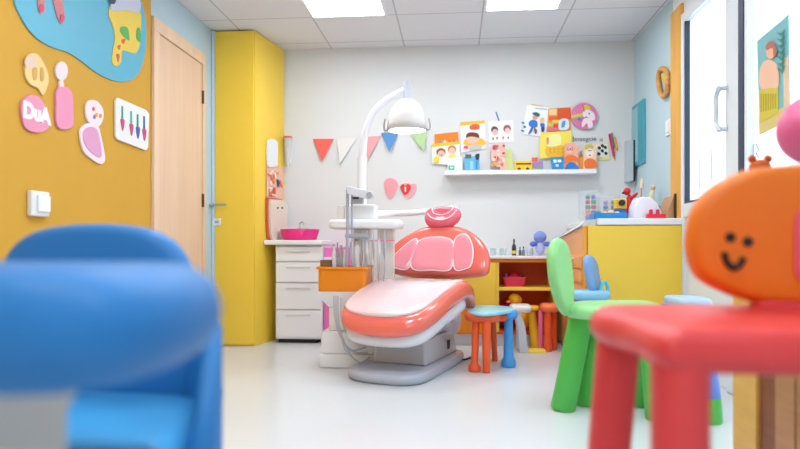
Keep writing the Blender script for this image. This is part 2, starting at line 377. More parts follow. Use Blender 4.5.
ob('keyhole', M().box(lp.x-.016, lp.x+.016, yc-.009, yc-.006, lp.z-.01, lp.z+.01), GREY, t, bev=.002)
def Q(px, py, off=0): return PLN(px, py, A + SN*off, SN) 
def qplate(pts, off, th): return M().plate([Q(a, b2) + SN*off for a, b2 in pts], SN, th)
ob('paper_plaque', qplate(sp2([(266, 146), (267, 140), (272, 139), (276, 144), (276, 160), (275, 166), (268, 167), (266, 163)], 4), .004, .012), WHITE, None, 'white rounded plaque on the side of the yellow cupboard', 'plaque')
t = thing('craft_collage', 'red and orange paper collage pinned on the cupboard side', 'collage', Q(274, 200))
ob('collage_sheet', qplate([(266, 167), (282, 167), (282, 200), (266, 198)], .004, .004), flat((240, 190, 170)), t)
random.seed(8)
for k in range(22):
    cx, cy = 267.5+random.random()*13, 169+random.random()*27; an_ = random.random()*PI; L = 1.8+random.random()*2.2; w_ = .7+random.random()*.5
    dx, dy = math.cos(an_)*.6, math.sin(an_); c = random.choice([(222, 70, 50), (235, 120, 60), (240, 150, 110), (205, 60, 70), (250, 230, 210), (70, 70, 120), (240, 190, 60)])
    ob('paper_strip', qplate([(cx-dx*L+dy*w_, cy-dy*L-dx*w_), (cx+dx*L+dy*w_, cy+dy*L-dx*w_), (cx+dx*L-dy*w_, cy+dy*L+dx*w_), (cx-dx*L-dy*w_, cy-dy*L+dx*w_)], .009+.0006*k, .002), flat(c), t)
t = thing('leaflet_holder', 'beige leaflet holder with red edge below the paper collage', 'leaflet holder', Q(274, 243))
ob('holder_back', qplate(sp2([(265.5, 200), (267, 198), (282, 201), (282.5, 220), (282, 242), (272, 244), (267, 240), (265.5, 225)], 4), .003, .012), mat('red_edge', (205, 90, 60), .5), t)
ob('holder_front', qplate(sp2([(266.8, 201), (268, 199.5), (283, 202.5), (283.5, 220), (283, 240), (273, 242), (268.5, 238), (267, 225)], 4), .016, .02), mat('beige_card', (232, 216, 200), .6), t)
for px in (273.5, 278): ob('stud', M().lathe([(.007, 0), (.007, .008)], Q(px, 208)+SN*.036, 10, SN), DARK, t)
cp = P(284, 167, YB)
t = thing('cup_dispenser', 'clear cone cup dispenser with red rim on the back wall by the cupboard', 'dispenser', (cp.x, YB-.05, cp.z))
zc0, zc1 = cp.z, P(284, 139, YB).z
cx_ = P(288, 150, YB-.05).x
ob('cone', M().lathe([(.014, zc0-cp.z), (.026, (zc1-zc0)*.5), (.034, zc1-zc0)], (cx_, YB-.052, cp.z), 16), clear('clear_plastic', (228, 232, 235), .55), t)
ob('rim', M().lathe([(.037, zc1-zc0), (.037, zc1-zc0+.012)], (cx_, YB-.052, cp.z), 16), flat((215, 80, 50)), t)
ob('bracket', M().box(cx_-.012, cx_+.012, YB-.02, YB-.001, zc0+.03, zc1-.03), WHITE, t)

# ================================================================ white drawer unit and basin
yw = 5.10
xa, xb = P(275, 245, yw).x, P(322, 245, yw).x; zt = P(300, 245, yw).z
xa = max(xa, xr1+.002)
t = thing('drawer_unit', 'white four-drawer unit beside the tall yellow cupboard', 'drawer unit', ((xa+xb)/2, yw+.15, 0))
ob('carcass', M().box(xa, xb, yw+.018, YB-.01, .035, zt), WHITE, t, bev=.004)
ob('plinth', M().box(xa+.015, xb-.05, yw+.05, YB-.03, 0, .035), DARK, t)
zs = [zt-.012] + [P(300, y, yw).z for y in (262, 283, 310)] + [.045]
for k in range(4):
    d = ob('drawer', M().box(xa+.006, xb-.006, yw, yw+.017, zs[k+1]+.006, zs[k]-.004), WHITE, t, bev=.004)
    ob('handle', M().box((xa+xb)/2-.1, (xa+xb)/2+.1, yw-.008, yw, zs[k]-.045, zs[k]-.032), mat('soft_grey', (222, 224, 230), .4), d, bev=.003)
sxw = lambda y: xr0+(xr1-xr0)*(y-yc)/(YB-.01-yc)+.004
ob('worktop', M().rings([[(sxw(yw-.03), yw-.03, z), (xb+.01, yw-.03, z), (xb+.01, YB-.012, z), (sxw(YB-.012), YB-.012, z)] for z in (zt+.0005, zt+.04)]), WHITE, None, 'white worktop slab lying on the four-drawer unit', 'worktop', bev=.01)
bx = (P(279, 235, 5.2).x+P(318, 235, 5.2).x)/2; bz = zt+.041; hw = .168
t = thing('pink_basin', 'bright pink oval basin on the white drawer unit', 'basin', (bx, 5.25, bz))
pr = [(.7, 0), (.84, .005), (1, .088), (.96, .092), (.74, .012), (.05, .01)]
ob('bowl', M().rings([[(bx+hw*s_*math.cos(a*PI/12), 5.25+.11*s_*math.sin(a*PI/12), bz+h_) for a in range(24)] for s_, h_ in pr]), mat('magenta_plastic', (230, 40, 130), .35), t, ang=60)
tap = M().tube(spline([(bx-.03, 5.37, bz), (bx-.03, 5.37, bz+.12), (bx-.02, 5.36, bz+.15), (bx+.01, 5.34, bz+.155), (bx+.01, 5.34, bz+.13)], 4, False), .006, 8)
ob('basin_tap', tap, STEEL, None, 'thin steel tap standing behind the pink basin', 'tap')
ob('sponge', M().pillow(rrect(bx-.03, bx+.09, 5.20, 5.27, .02), .03, .012, lambda u, v, w_: (u, v, bz+.082+w_)), flat((120, 195, 70)), None, 'green and yellow cloth lying over the pink basin', 'cloth')

# narrow pink cabinet behind the dental unit
x0, x1 = P(323.5, 245, 5.15).x, P(345, 245, 5.15).x
t = thing('pink_cabinet', 'narrow pink cabinet standing against the back wall right of the white drawers', 'cabinet', ((x0+x1)/2, 5.3, 0))
PKC = mat('pink_laminate', (238, 120, 190), .45)
ob('cabinet_body', M().box(x0, x1, 5.17, YB-.01, .05, .78), PKC, t, bev=.004)
ob('cabinet_door', M().box(x0+.004, x1-.004, 5.152, 5.169, .06, .58), PKC, t, bev=.003)
ob('white_band', M().box(x0+.002, x1-.002, 5.155, 5.169, .64, .70), WHITE, t)
ob('cabinet_foot', M().box(x0+.02, x1-.02, 5.2, 5.42, 0, .05), WHITE, t)

# ================================================================ bunting and hearts on the back wall
BN = Vector((0, -1, 0))
def bplate(pts, off, th): return M().plate([P(a, b2, YB) + BN*off for a, b2 in pts], BN, th)
for pts, c, lb in (([(313, 139), (334, 139), (323, 162)], (236, 96, 84), 'coral red triangular pennant, leftmost on the back wall'),
               ([(337, 139), (357, 138), (340.5, 164)], (224, 222, 220), 'off-white triangular pennant just left of the lamp post'),
               ([(362, 137), (381, 136), (368, 160)], (238, 160, 165), 'pale pink triangular pennant behind the lamp arm'),
               ([(381, 133), (399, 132), (390, 153)], (78, 140, 200), 'blue triangular pennant below the dental lamp'),
               ([(409, 132), (427, 131), (424, 152)], (176, 210, 150), 'light green triangular pennant right of the dental lamp')):
    V = [P(a, b2, YB) for a, b2 in pts]
    b = M(); e0 = V[0] + BN*.004; e1 = V[1]+BN*.004; e2 = V[2]+BN*.035
    b.add([e0, e1, e2, e0+BN*.003, e1+BN*.003, e2+BN*.003], [(2, 1, 0), (3, 4, 5), (0, 1, 4, 3), (1, 2, 5, 4), (2, 0, 3, 5)])
    ob('pennant', b, flat(c), None, lb, 'pennant', 'bunting pennants')
ob('strawberry_cutout', bplate(sp2([(384, 183), (388, 178.5), (394, 179), (398, 184), (396, 192), (391, 199), (386, 194)]), .003, .006), flat((240, 160, 170)), None, 'plain pink strawberry-shaped cutout under the bunting', 'wall decoration', 'pink cutouts below the bunting')
t = thing('heart_cutout', 'pink rounded cutout with a red heart, right of the plain pink one', 'wall decoration', P(407, 199, YB))
ob('pink_shape', bplate(sp2([(401, 187), (405, 183), (411, 184), (416, 184), (416, 191), (409, 199), (404, 196)]), .003, .005), flat((240, 170, 178)), t)
ob('red_heart', bplate(sp2([(405, 195), (401, 190), (400.5, 186), (403.5, 184), (405.5, 186), (408, 184), (411, 187), (409, 192)], 4), .01, .004), flat((228, 50, 50)), t)
ob('white_stroke', bplate([(404.6, 187), (406.2, 187), (406.4, 192), (405, 192)], .0155, .002), PAPER, t)

# ================================================================ shelf with pictures
s0, s1 = P(445, 172, YB), P(593, 170, YB)
zs_ = P(520, 171, YB-.1).z
t = thing('wall_shelf', 'long thin white shelf mounted on the back wall', 'shelf', ((s0.x+s1.x)/2, YB-.06, zs_-.03))
ob('shelf_board', M().box(s0.x, s1.x, YB-.13, YB-.001, zs_-.028, zs_), WHITE, t, bev=.003)
ob('shelf_lip', M().box(s0.x, s1.x, YB-.138, YB-.13, zs_-.028, zs_+.006), WHITE, t)
def pic(name, lb, cat, quad, col, offs, th=.004, group='pictures around the wall shelf', parts=(), inwall=True):
    y0 = min(q[1] for q in quad)
    c = P(sum(q[0] for q in quad)/len(quad), max(q[1] for q in quad), YB)
    t = thing(name, lb, cat, (c.x, YB-offs, c.z), group)
    ob('sheet', bplate(quad, offs, th), flat(col), t)
    for k, (nm, q, cc) in enumerate(parts): ob(nm, bplate(q, offs+th+.0006+.0012*k, .001), flat(cc), t)
    return t
def R4(x0, y0, x1, y1, s=0): return [(x0, y0), (x1, y0+s), (x1, y1+s), (x0, y1)]
SK = (240, 190, 165)
pic('booklet', 'orange booklet pinned up behind the booklet of two faces', 'booklet', [(434.5, 134.5), (458, 132), (459, 148), (435, 150)], (240, 130, 25), .003, .008, parts=[
    ('picture_strip', [(436, 142), (456, 140), (456.5, 145), (436, 147)], (214, 150, 110))] + [('figure', ellp(x, 142.5, 1.5, 2.6, 10), c) for x, c in ((440, (160, 140, 130)), (445, (235, 210, 190)), (450, (214, 110, 40)), (454, (180, 100, 50)))])
pic('booklet', 'white booklet showing two children with a yellow top band', 'booklet', [(432, 144.5), (459.5, 141.5), (460, 163), (445, 165), (432, 164)], (240, 238, 232), .013, .006, parts=[
    ('yellow_band', [(432, 144.5), (459.5, 141.5), (459.5, 144.5), (432, 147.5)], (245, 195, 40)), ('hair', ellp(441, 152.5, 4.6, 4), (140, 80, 50)), ('face', ellp(441.3, 154, 3.6, 3.3), SK), ('hair', ellp(452, 149.8, 4.2, 4), (200, 140, 50)), ('face', ellp(452, 151.2, 3.2, 3.2), SK),
    ('shirt', sp2([(434, 158), (438, 157), (439, 162), (434, 163)]), (240, 215, 70)), ('shirt', sp2([(449, 156), (455, 155), (456, 161), (450, 162)]), (240, 220, 110)), ('mouth', ellp(441.5, 155.5, 1, .5, 8), (200, 60, 60))])
pic('poster', 'white poster with a brown-haired child and yellow sleeves over the shelf', 'poster', [(460, 122.5), (484.5, 120.5), (486, 149), (461, 153)], (242, 240, 236), .003, .005, parts=[
    ('yellow_band', [(460, 122.5), (484.5, 120.5), (484.5, 123.5), (460, 126)], (240, 185, 40)), ('red_badge', sp2([(470, 126), (474, 124.5), (479, 125), (479, 129), (473, 130), (470, 129)]), (232, 90, 60)),
    ('sleeves', sp2([(464, 141), (469, 137), (479, 138), (485, 141), (484, 145), (470, 146), (464, 144)]), (245, 190, 50)), ('face', sp2([(467, 137), (478, 137), (478, 142), (472, 144), (467, 142)]), SK), ('hair', sp2([(466, 138), (467, 134), (472, 132.5), (478, 134), (479, 138), (474, 137), (469, 137)]), (110, 48, 40)),
    ('pink_spot', ellp(466, 147.5, 2.4, 1.6, 12), (225, 80, 130)), ('scribble', sp2([(470, 146), (480, 145), (481, 149), (471, 150)]), (205, 200, 190))])
pic('card', 'white card with green stamp leaning on the left end of the shelf', 'card', [(447, 159), (462, 157), (462.5, 171), (448, 171)], (236, 238, 240), .03, .003, parts=[('green_stamp', R4(448.5, 166, 454.5, 170.5), (60, 170, 145)), ('stamp_mark', R4(450, 167.2, 453.5, 169), (200, 230, 220))])
pic('book', 'light blue book with black and white top standing on the shelf', 'book', [(464, 158), (479, 157), (479.5, 170.8), (465, 170.8)], (100, 180, 225), .05, .02, parts=[
    ('stripe', R4(470, 162, 473, 170.5), (150, 208, 240)), ('cover_art', R4(465, 155.5, 471, 159.5), (90, 95, 100)), ('cover_art', sp2([(475, 156), (479, 155), (478.5, 160), (476, 161)]), (40, 45, 55)), ('stripe', R4(475.5, 162, 477, 170.5), (60, 140, 200))])
t = pic('drawing', 'white sheet with two drawn faces hanging from a hook', 'drawing', [(488.5, 121.5), (513, 120.5), (514, 142), (489, 143)], (240, 242, 238), .003, .004, parts=[
    ('hair', ellp(494.5, 130, 3.6, 3.6), (85, 70, 85)), ('face', ellp(495, 132.3, 2.8, 3), (240, 180, 175)), ('hair', ellp(507, 129, 3.8, 4), (150, 90, 100)), ('face', ellp(507.3, 131, 2.6, 3), (240, 195, 185)),
    ('body_mark', ellp(493, 139, .9, 1.6, 8), (150, 90, 120)), ('body_mark', ellp(497, 138.5, .9, 1.4, 8), (120, 120, 140)), ('body_mark', ellp(503, 138, .9, 1.6, 8), (205, 100, 110)), ('body_mark', ellp(508, 138, .9, 1.3, 8), (120, 150, 140))])
ob('hook', M().tube([P(a, b2, YB-.006) for a, b2 in ((496, 112), (497, 115), (498.5, 119), (499, 121))], .005, 8), flat((80, 120, 170)), t)
random.seed(3)
pp = []
for k in range(26):
    x, y = 492+random.random()*12, 146.5+random.random()*22
    pp.append(('painted_spot', ellp(x, y, 1+random.random()*1.2, .7+random.random()*.9, 8), random.choice([(240, 120, 60), (225, 90, 120), (250, 220, 200), (150, 90, 170), (245, 170, 70), (190, 60, 90), (250, 240, 240)])))
pic('picture_book', 'pink and orange patterned picture book standing upright on the shelf', 'book', [(490.5, 146), (504, 145), (505.5, 170.8), (492, 170.8)], (244, 190, 180), .05, .02, parts=pp)
pic('card', 'pale green-yellow card standing behind the patterned picture book', 'card', [(500, 150), (511, 149.5), (513, 170.8), (502, 170.8)], (214, 226, 150), .03, .003)
pic('card', 'small grey label card at the foot of the patterned picture book', 'card', [(490, 169), (499, 168.7), (499, 171.5), (490, 171.5)], (130, 128, 125), .139, .003)
# toy bus
a, b2 = P(514.5, 161.5, YB-.08), P(532, 171, YB-.08); zz = zs_+.001
t = thing('toy_bus', 'yellow toy bus with black wheels on the shelf', 'toy', ((a.x+b2.x)/2, YB-.08, zz), None)
ob('bus_body', M().box(a.x, b2.x, YB-.11, YB-.055, zz+.01, a.z), flat((250, 200, 30)), t, bev=.006)
ob('bus_windows', M().box(a.x+.01, b2.x-.01, YB-.112, YB-.111, a.z-.03, a.z-.018), flat((90, 60, 30)), t)
for q in (.25, .72):
    xx = a.x+(b2.x-a.x)*q; ob('wheel', M().lathe([(.013, -.003), (.013, .003)], (xx, YB-.113, zz+.0135), 14, (0, 1, 0)), DARK, t)
a, b2 = P(531, 161.5, YB-.07), P(543, 171, YB-.07)
t = thing('toy_train', 'small toy train with red cab beside the yellow bus', 'toy', ((a.x+b2.x)/2, YB-.07, zz))
ob('train_body', M().box(a.x+.004, b2.x, YB-.09, YB-.05, zz+.025, a.z-.0), flat((170, 130, 190)), t, bev=.004)
ob('train_base', M().box(a.x+.004, b2.x, YB-.092, YB-.048, zz, zz+.025), flat((120, 180, 110)), t, bev=.003)
ob('train_cab', M().box(a.x+.006, a.x+.055, YB-.085, YB-.055, a.z+.001, a.z+.032), flat((230, 100, 60)), t, bev=.004)
pic('poster', 'white poster with a blue-dressed running figure and a small child', 'poster', [(527, 105), (549, 108), (545, 137.5), (522, 134)], (240, 242, 244), .003, .005, parts=[
    ('top_strip', [(531, 104), (543, 105.5), (543, 106.5), (531, 105.2)], (235, 190, 140)), ('title_line', [(535, 108), (547, 109.3), (547, 110.3), (535, 109)], (170, 185, 205)),
    ('blue_dress', sp2([(529, 122), (533, 120), (537, 122), (537, 127), (533, 128), (529, 126)]), (45, 120, 205)), ('face', ellp(535, 117.5, 2.6, 2.4), (214, 160, 130)), ('cap', sp2([(532, 113.5), (536, 112.5), (539.5, 114.5), (538.5, 117), (534, 115.5)]), (50, 95, 110)),
    ('leg_left', sp2([(531, 128), (533, 128), (531, 133), (528, 134.5)]), (50, 100, 180)), ('leg_right', sp2([(534, 128), (537, 131), (535.5, 134.5), (534, 132)]), (150, 80, 70)), ('hair', ellp(542, 120.3, 2.3, 2.4), (240, 200, 80)), ('face', ellp(542, 122, 1.7, 1.6), SK), ('child_shirt', sp2([(540, 124), (544, 124), (544, 128), (541, 128)]), (60, 110, 190)), ('child_legs', sp2([(541, 128), (544, 128), (543.5, 132), (541.5, 132)]), (50, 60, 120))])
for k, (x, y) in enumerate(((523, 123), (524.5, 127), (522.5, 131))):
    ob('paint_splash', bplate(sp2([(x-1.8, y), (x, y-1), (x+1.6, y+.6), (x, y+1.2)]), .0135, .002), flat((60, 125, 190)), None, ['topmost blue paint splash left of the running figure poster', 'middle blue paint splash left of the running figure poster', 'lowest blue paint splash left of the running figure poster'][k], 'sticker', 'blue splashes on the wall')
pic('painting', 'abstract painting of orange, red and yellow blocks', 'painting', [(548, 109), (570, 107.5), (570.5, 130), (547, 133)], (236, 150, 60), .011, .004, parts=[
    ('red_block', R4(557, 108.6, 570, 120), (222, 84, 36)), ('cream_block', R4(549, 109.5, 556.5, 115.5), (240, 205, 150)), ('orange_block', R4(548.5, 117, 557, 121), (238, 90, 30)), ('yellow_block', R4(552, 120.5, 559, 123), (245, 215, 70)), ('green_block', R4(548.3, 123.5, 556, 127), (190, 200, 90)), ('red_block', R4(553, 124.5, 558, 128), (225, 60, 40)), ('pink_block', R4(547.5, 128, 558, 131.5), (230, 110, 130)),
    ('white_shape', sp2([(559, 121), (564, 119), (568, 121), (568, 129), (561, 131), (558, 128)]), (210, 225, 235)), ('blue_shape', sp2([(562, 122), (565, 122), (564, 127), (561, 128)]), (90, 150, 200))])
t = pic('round_picture', 'round pink picture of a white horned pony', 'picture', ellp(583.5, 116.5, 13.3, 13, 28), (222, 120, 170), .022, .006, parts=[
    ('rainbow', [(570.5, 116), (582, 114), (582, 116.5), (570.8, 118.5)], (240, 200, 60)), ('rainbow', [(570.8, 118.5), (582, 116.5), (582, 118), (571.2, 120)], (150, 190, 120)), ('mane', sp2([(582, 107), (587, 106), (590, 110), (587, 112), (582, 111)]), (225, 190, 70)), ('pony_head', sp2([(582, 113), (587, 110.5), (593, 114), (594, 120), (590, 121), (586, 117), (583, 118)]), (238, 232, 240)),
    ('pony_body', sp2([(584, 119), (590, 120), (592, 127), (588, 129), (586, 124), (582, 128), (581, 124)]), (245, 225, 235)), ('horn', [(581, 106), (582.3, 105.5), (584, 112), (583, 112.5)], (214, 70, 110)), ('blue_spot', ellp(578.5, 120, 1.8, 1.6, 10), (70, 130, 205)), ('eye', ellp(588.3, 114.5, .8, .9, 8), (50, 40, 60))])
pic('poster', 'bright yellow poster with a white figure over the shelf', 'poster', [(540, 133.5), (571, 131), (571.5, 156), (539, 159)], (244, 222, 90), .024, .004, parts=[
    ('gold_area', sp2([(546, 147), (560, 146), (567, 148), (566, 156), (547, 157)]), (238, 190, 50)), ('cream_area', sp2([(547, 137), (559, 135), (560, 145), (547, 147)]), (238, 234, 160)), ('small_figure', sp2([(546, 139), (548, 138), (548, 144), (546.3, 145)]), (225, 130, 100))] +
    [('mark', R4(549+4*(k % 4), 149+3*(k//4), 550.5+4*(k % 4), 150.2+3*(k//4)), (222, 150, 40)) for k in range(8)])
pic('sign', 'small blue sign block with white marks on the shelf', 'sign', [(549, 159), (562, 159), (562, 170.8), (551, 170.8)], (45, 140, 205), .07, .012, parts=[('white_mark', R4(552, 161, 555, 164), (225, 240, 250)), ('white_mark', R4(556, 161, 559.5, 163.5), (225, 240, 250)), ('white_mark', R4(554, 165.5, 557, 168), (210, 232, 248))])
pic('picture_book', 'picture book of a girl in glasses with orange top and blue skirt', 'book', [(563.5, 145), (571, 143.5), (577, 148), (577, 170.8), (563, 170.8)], (242, 170, 150), .055, .012, parts=[
    ('hair', ellp(568.5, 148.5, 4, 4.4), (235, 170, 160)), ('face', ellp(568.3, 151, 3.4, 3.2), (245, 196, 180)), ('orange_top', sp2([(564, 158), (568, 156), (575, 158), (576, 163), (570, 162), (564, 164)]), (240, 120, 40)), ('blue_skirt', sp2([(564, 170.5), (566, 165), (570, 163), (574, 165), (577, 170.5)]), (40, 125, 205)),
    ('lens', ellp(566.6, 150.5, 1.5, 1.5, 12), (90, 60, 80)), ('lens', ellp(570, 150.3, 1.5, 1.5, 12), (90, 60, 80)), ('lens_inner', ellp(566.6, 150.5, 1, 1, 12), (240, 200, 190)), ('lens_inner', ellp(570, 150.3, 1, 1, 12), (240, 200, 190))])
pic('card', 'narrow orange card between two picture books on the shelf', 'card', [(577, 157), (582, 155), (583, 170.8), (577, 170.8)], (240, 160, 60), .04, .003, parts=[('dark_stick', [(579.5, 152), (580.5, 152), (580.5, 158), (579.5, 158)], (60, 50, 60))])
pic('picture_book', 'picture book of a pale child in an orange coat at the shelf end', 'book', [(582, 146), (594, 144.5), (595.5, 169), (590, 170.8), (582, 170.8)], (245, 205, 180), .055, .012, parts=[
    ('olive_cap', sp2([(583, 148), (588, 145.5), (592, 148), (590, 150.5), (584, 151)]), (200, 190, 90)), ('face', ellp(588, 154, 4.2, 4.4), (248, 232, 222)), ('orange_coat', sp2([(583, 162), (588, 159.5), (594, 162), (595, 168), (586, 169.5), (583, 168)]), (238, 120, 50)), ('mouth', ellp(588, 156.5, 1.4, .6, 8), (210, 60, 60)), ('brow', R4(586, 151.6, 590, 152.3), (110, 90, 60))])
tp = P(584.5, 139, YB); b = text('lettering', 'bnaegcie', .056, None, None, (tp.x, YB-.004, tp.z), (1, 0, 0), (0, 0, 1), (0, -1, 0), .0008, 0)
ob('wall_lettering', b, flat((95, 105, 120)), None, 'thin grey handwritten letters on the back wall above the picture books', 'lettering')
t = pic('card', 'white card with black cow patches and a yellow edge', 'card', [(595, 144), (608, 143), (609.5, 159.5), (595.5, 161.5)], (236, 224, 130), .004, .004, parts=[('white_field', [(596, 145), (607.3, 144), (608.5, 156.5), (596.3, 158)], (240, 240, 236))] +
    [('black_patch', sp2([(x-1.8, y), (x, y-1.7), (x+1.7, y+.3), (x+.3, y+1.9)]), (40, 42, 44)) for x, y in ((599, 148), (605, 147.5), (602, 151), (598.5, 154), (605.5, 153.5), (602, 146))])
tp = P(601, 139.5, YB); b = text('lettering', 'aj', .045, None, None, (tp.x, YB-.004, tp.z), (1, 0, 0), (0, 0, 1), (0, -1, 0), .0008, 0)
ob('wall_lettering', b, flat((95, 105, 120)), None, 'two small grey letters on the wall above the cow-patch card', 'lettering')
for (a, b2), c, lb, r in ((((609.5, 134), (615, 161)), (205, 40, 95), 'magenta pencil stuck upright on the back wall', .011), (((611.5, 133), (614, 150)), (90, 135, 140), 'teal-grey pencil between the magenta and yellow pencils', .009), (((614.5, 137), (617.5, 151)), (240, 180, 40), 'yellow pencil, rightmost of the three on the wall', .009)):
    p, q = P(a[0], a[1], YB-.014), P(b2[0], b2[1], YB-.014); mid = p.lerp(q, .82)
    t = thing('pencil', lb, 'pencil', q, 'pencils on the back wall')
    ob('shaft', M().tube([p, mid], r, 8), flat(c), t); ob('tip', M().tube([mid, q], [r, .001], 8), flat((190, 130, 90) if c[0] > 100 else (70, 80, 90)), t)

# ================================================================ low back cabinet
yk = 5.10; xk0 = P(408, 245, yk).x; xk1 = P(556, 245, yk).x; zk = P(500, 256, yk).z
xd = P(497.5, 245, yk).x; zo = P(470, 308, yk).z; z_b = P(470, 334, yk).z
t = thing('low_cabinet', 'low yellow and orange cabinet with open shelves along the back wall', 'cabinet', ((xk0+xk1)/2, 5.3, 0))
b = M(); th = .018
b.box(xk0, xk1, yk, YB-.008, z_b-.0, z_b+th).box(xk0, xk1, YB-.02, YB-.008, z_b+th, zk-.05)
ob('carcass', b, DORG, t)
ob('top_rail', M().box(xk0, xk1, yk-.0, YB-.008, zk-.05, zk-.022), ORG, t, bev=.002)
ob('divider', M().box(xd-.012, xd+.012, yk, YB-.022, z_b+th+.001, zk-.051), YEL, t)
ob('end_panel', M().box(xk1-.018, xk1, yk, YB-.022, z_b+th+.001, zk-.051), YEL, t)
ob('end_panel', M().box(xk0, xk0+.018, yk, YB-.022, z_b+th+.001, zk-.051), YEL, t)
zsh = P(520, 289, yk).z
ob('shelf_board', M().box(xd+.013, xk1-.019, yk+.004, YB-.022, zsh-.012, zsh+.014), YEL, t)
ob('plinth', M().box(xk0+.01, xk1-.01, yk+.03, YB-.02, 0, z_b-.001), mat('white_plinth', (225, 228, 232), .5), t)
xm = (xk0+.019+xd-.013)/2
for x0, x1 in ((xk0+.004, xm-.002), (xm+.002, xd-.014)):
    ob('cabinet_door', M().box(x0, x1, yk-.018, yk-.001, zo+.004, zk-.051), mat('warm_yellow_laminate', (248, 206, 70), .4), t, bev=.002)
    ob('drawer_front', M().box(x0, x1, yk-.018, yk-.001, z_b+.004, zo-.0), ORG, t, bev=.002)
ob('counter', M().box(xk0-.01, xk1, yk-.03, YB-.008, zk-.021, zk), WHITE, None, 'long white counter board on top of the low orange cabinet', 'worktop', bev=.004)
# things on the counter
def bottle(px, pyt, r, c, lb, capc=None, Y=5.28, group='small bottles on the white counter'):
    p = P(px, 250, Y); zt_ = P(px, pyt, Y).z; z0 = zk+.001; h_ = zt_-z0
    t = thing('bottle', lb, 'bottle', (p.x, Y, z0), group)
    ob('bottle_body', M().lathe([(r*.9, 0), (r, .006), (r, h_*.5), (r*.85, h_*.6), (r*.35, h_*.72), (r*.3, h_*.8)], (p.x, Y, z0), 16), flat(c, .3), t)
    ob('bottle_cap', M().lathe([(r*.4, h_*.8), (r*.4, h_*.98), (r*.2, h_)], (p.x, Y, z0), 12), flat(capc or (40, 40, 44)), t)
    return t
t = bottle(514, 239, .018, (38, 42, 48), 'black bottle with yellow label, tallest on the white counter')
ob('bottle_label', M().lathe([(.0186, .015), (.0186, .04)], (P(514, 250, 5.28).x, 5.28, zk+.001), 16), flat((225, 205, 60)), t)
bottle(520, 247, .012, (90, 95, 105), 'small dark nail-size bottle right of the black bottle')
bottle(523.5, 246.5, .013, (120, 125, 135), 'small grey bottle with black cap beside the glass cups')
p = P(493, 252, 5.28)
for px, lb in ((493, 'clear round jar on the counter nearest the dental chair'), (503, 'clear wide glass jar left of the black bottle'), (530, 'clear glass cup on the counter next to the blue toy')):
    p = P(px, 252, 5.3)
    ob('glass_jar', M().lathe([(.024, 0), (.028, .01), (.028, .06), (.025, .06), (.024, .012), (.001, .01)], (p.x, 5.3, zk+.001), 16), clear('clear_jar_plastic', (205, 222, 225), .35) if 'clear_jar_plastic' not in MC else MC['clear_jar_plastic'], None, lb, 'jar', 'clear jars on the counter')
p = P(540, 250, 5.25); z0 = zk+.001; BT = mat('periwinkle_plush', (130, 150, 225), .6)
t = thing('blue_toy', 'periwinkle blue plush toy with round head on the counter', 'toy', (p.x, 5.25, z0))
zc_ = P(541, 237, 5.25).z
ob('toy_head', M().ell((p.x+.0, 5.25, zc_), (.052, .045, .05)), BT, t)
ob('toy_body', M().ell((p.x, 5.25, (z0+zc_-.04)/2+.005), (.038, .035, (zc_-.04-z0)/2+.004)), mat('lavender_plush', (180, 190, 232), .7), t)
for sx, px in ((-1, 532), (1, 551)):
    ob('toy_paw', M().ell((p.x+sx*.055, 5.23, P(px, 244, 5.23).z), (.03, .025, .022)), mat('blue_plush', (80, 110, 205), .7), t)
# pink basket on the middle shelf
a, b2 = P(503, 275, 5.2), P(526, 287, 5.2); z0 = zsh+.015
t = thing('pink_basket', 'pink plastic basket of red toys on the cabinet middle shelf', 'basket', ((a.x+b2.x)/2, 5.25, z0))
cx0 = (a.x+b2.x)/2; hw = (b2.x-a.x)/2
pr = [(.85, 0), (1, .07), (1.05, .075), (1.0, .078), (.95, .07), (.8, .006), (.05, .006)]
ob('basket_shell', M().rings([[(cx0+x*s_, 5.25+y*s_, z0+h_) for x, y in rrect(-hw, hw, -.09, .09, .03)] for s_, h_ in pr]), mat('rose_plastic', (226, 60, 110), .4), t)
ob('red_ball', M().ell((cx0+.0, 5.25, z0+.07), (.055, .055, .045)), mat('crimson_plastic', (190, 20, 50), .4), None, 'crimson ball lying in the pink basket', 'toy')
ob('blue_block', M().box(cx0-.069, cx0-.056, 5.22, 5.26, z0+.012, z0+.10), flat((60, 140, 190)), None, 'blue stick block standing in the pink basket', 'toy')
# ---- low toys in the bottom bay / on the floor before it
z0 = z_b+th+.002
p = P(504, 303, 5.2)
ob('magenta_ball', M().ell((p.x+.04, 5.34, z0+.121), (.085, .085, .12)), mat('magenta_rubber', (200, 30, 110), .4), None, 'magenta ball on the cabinet bottom shelf', 'ball')
p = P(515, 298, 5.2)
t = thing('yellow_plush', 'yellow plush duck leaning on the magenta ball in the bottom shelf', 'toy', (p.x+.02, 5.24, z0))
YP = mat('yellow_plush', (248, 180, 30), .8)
ob('plush_head', M().ell((p.x-.0, 5.18, P(514, 299, 5.2).z), (.055, .05, .045), rot=Matrix.Rotation(.5, 3, 'Y')), YP, t)
ob('plush_body', M().ell((p.x+.05, 5.18, z0+.10), (.055, .055, .10)), YP, t)
ob('plush_beak', M().ell((p.x-.05, 5.15, P(514, 301, 5.2).z), (.03, .02, .014)), flat((240, 130, 40)), t)

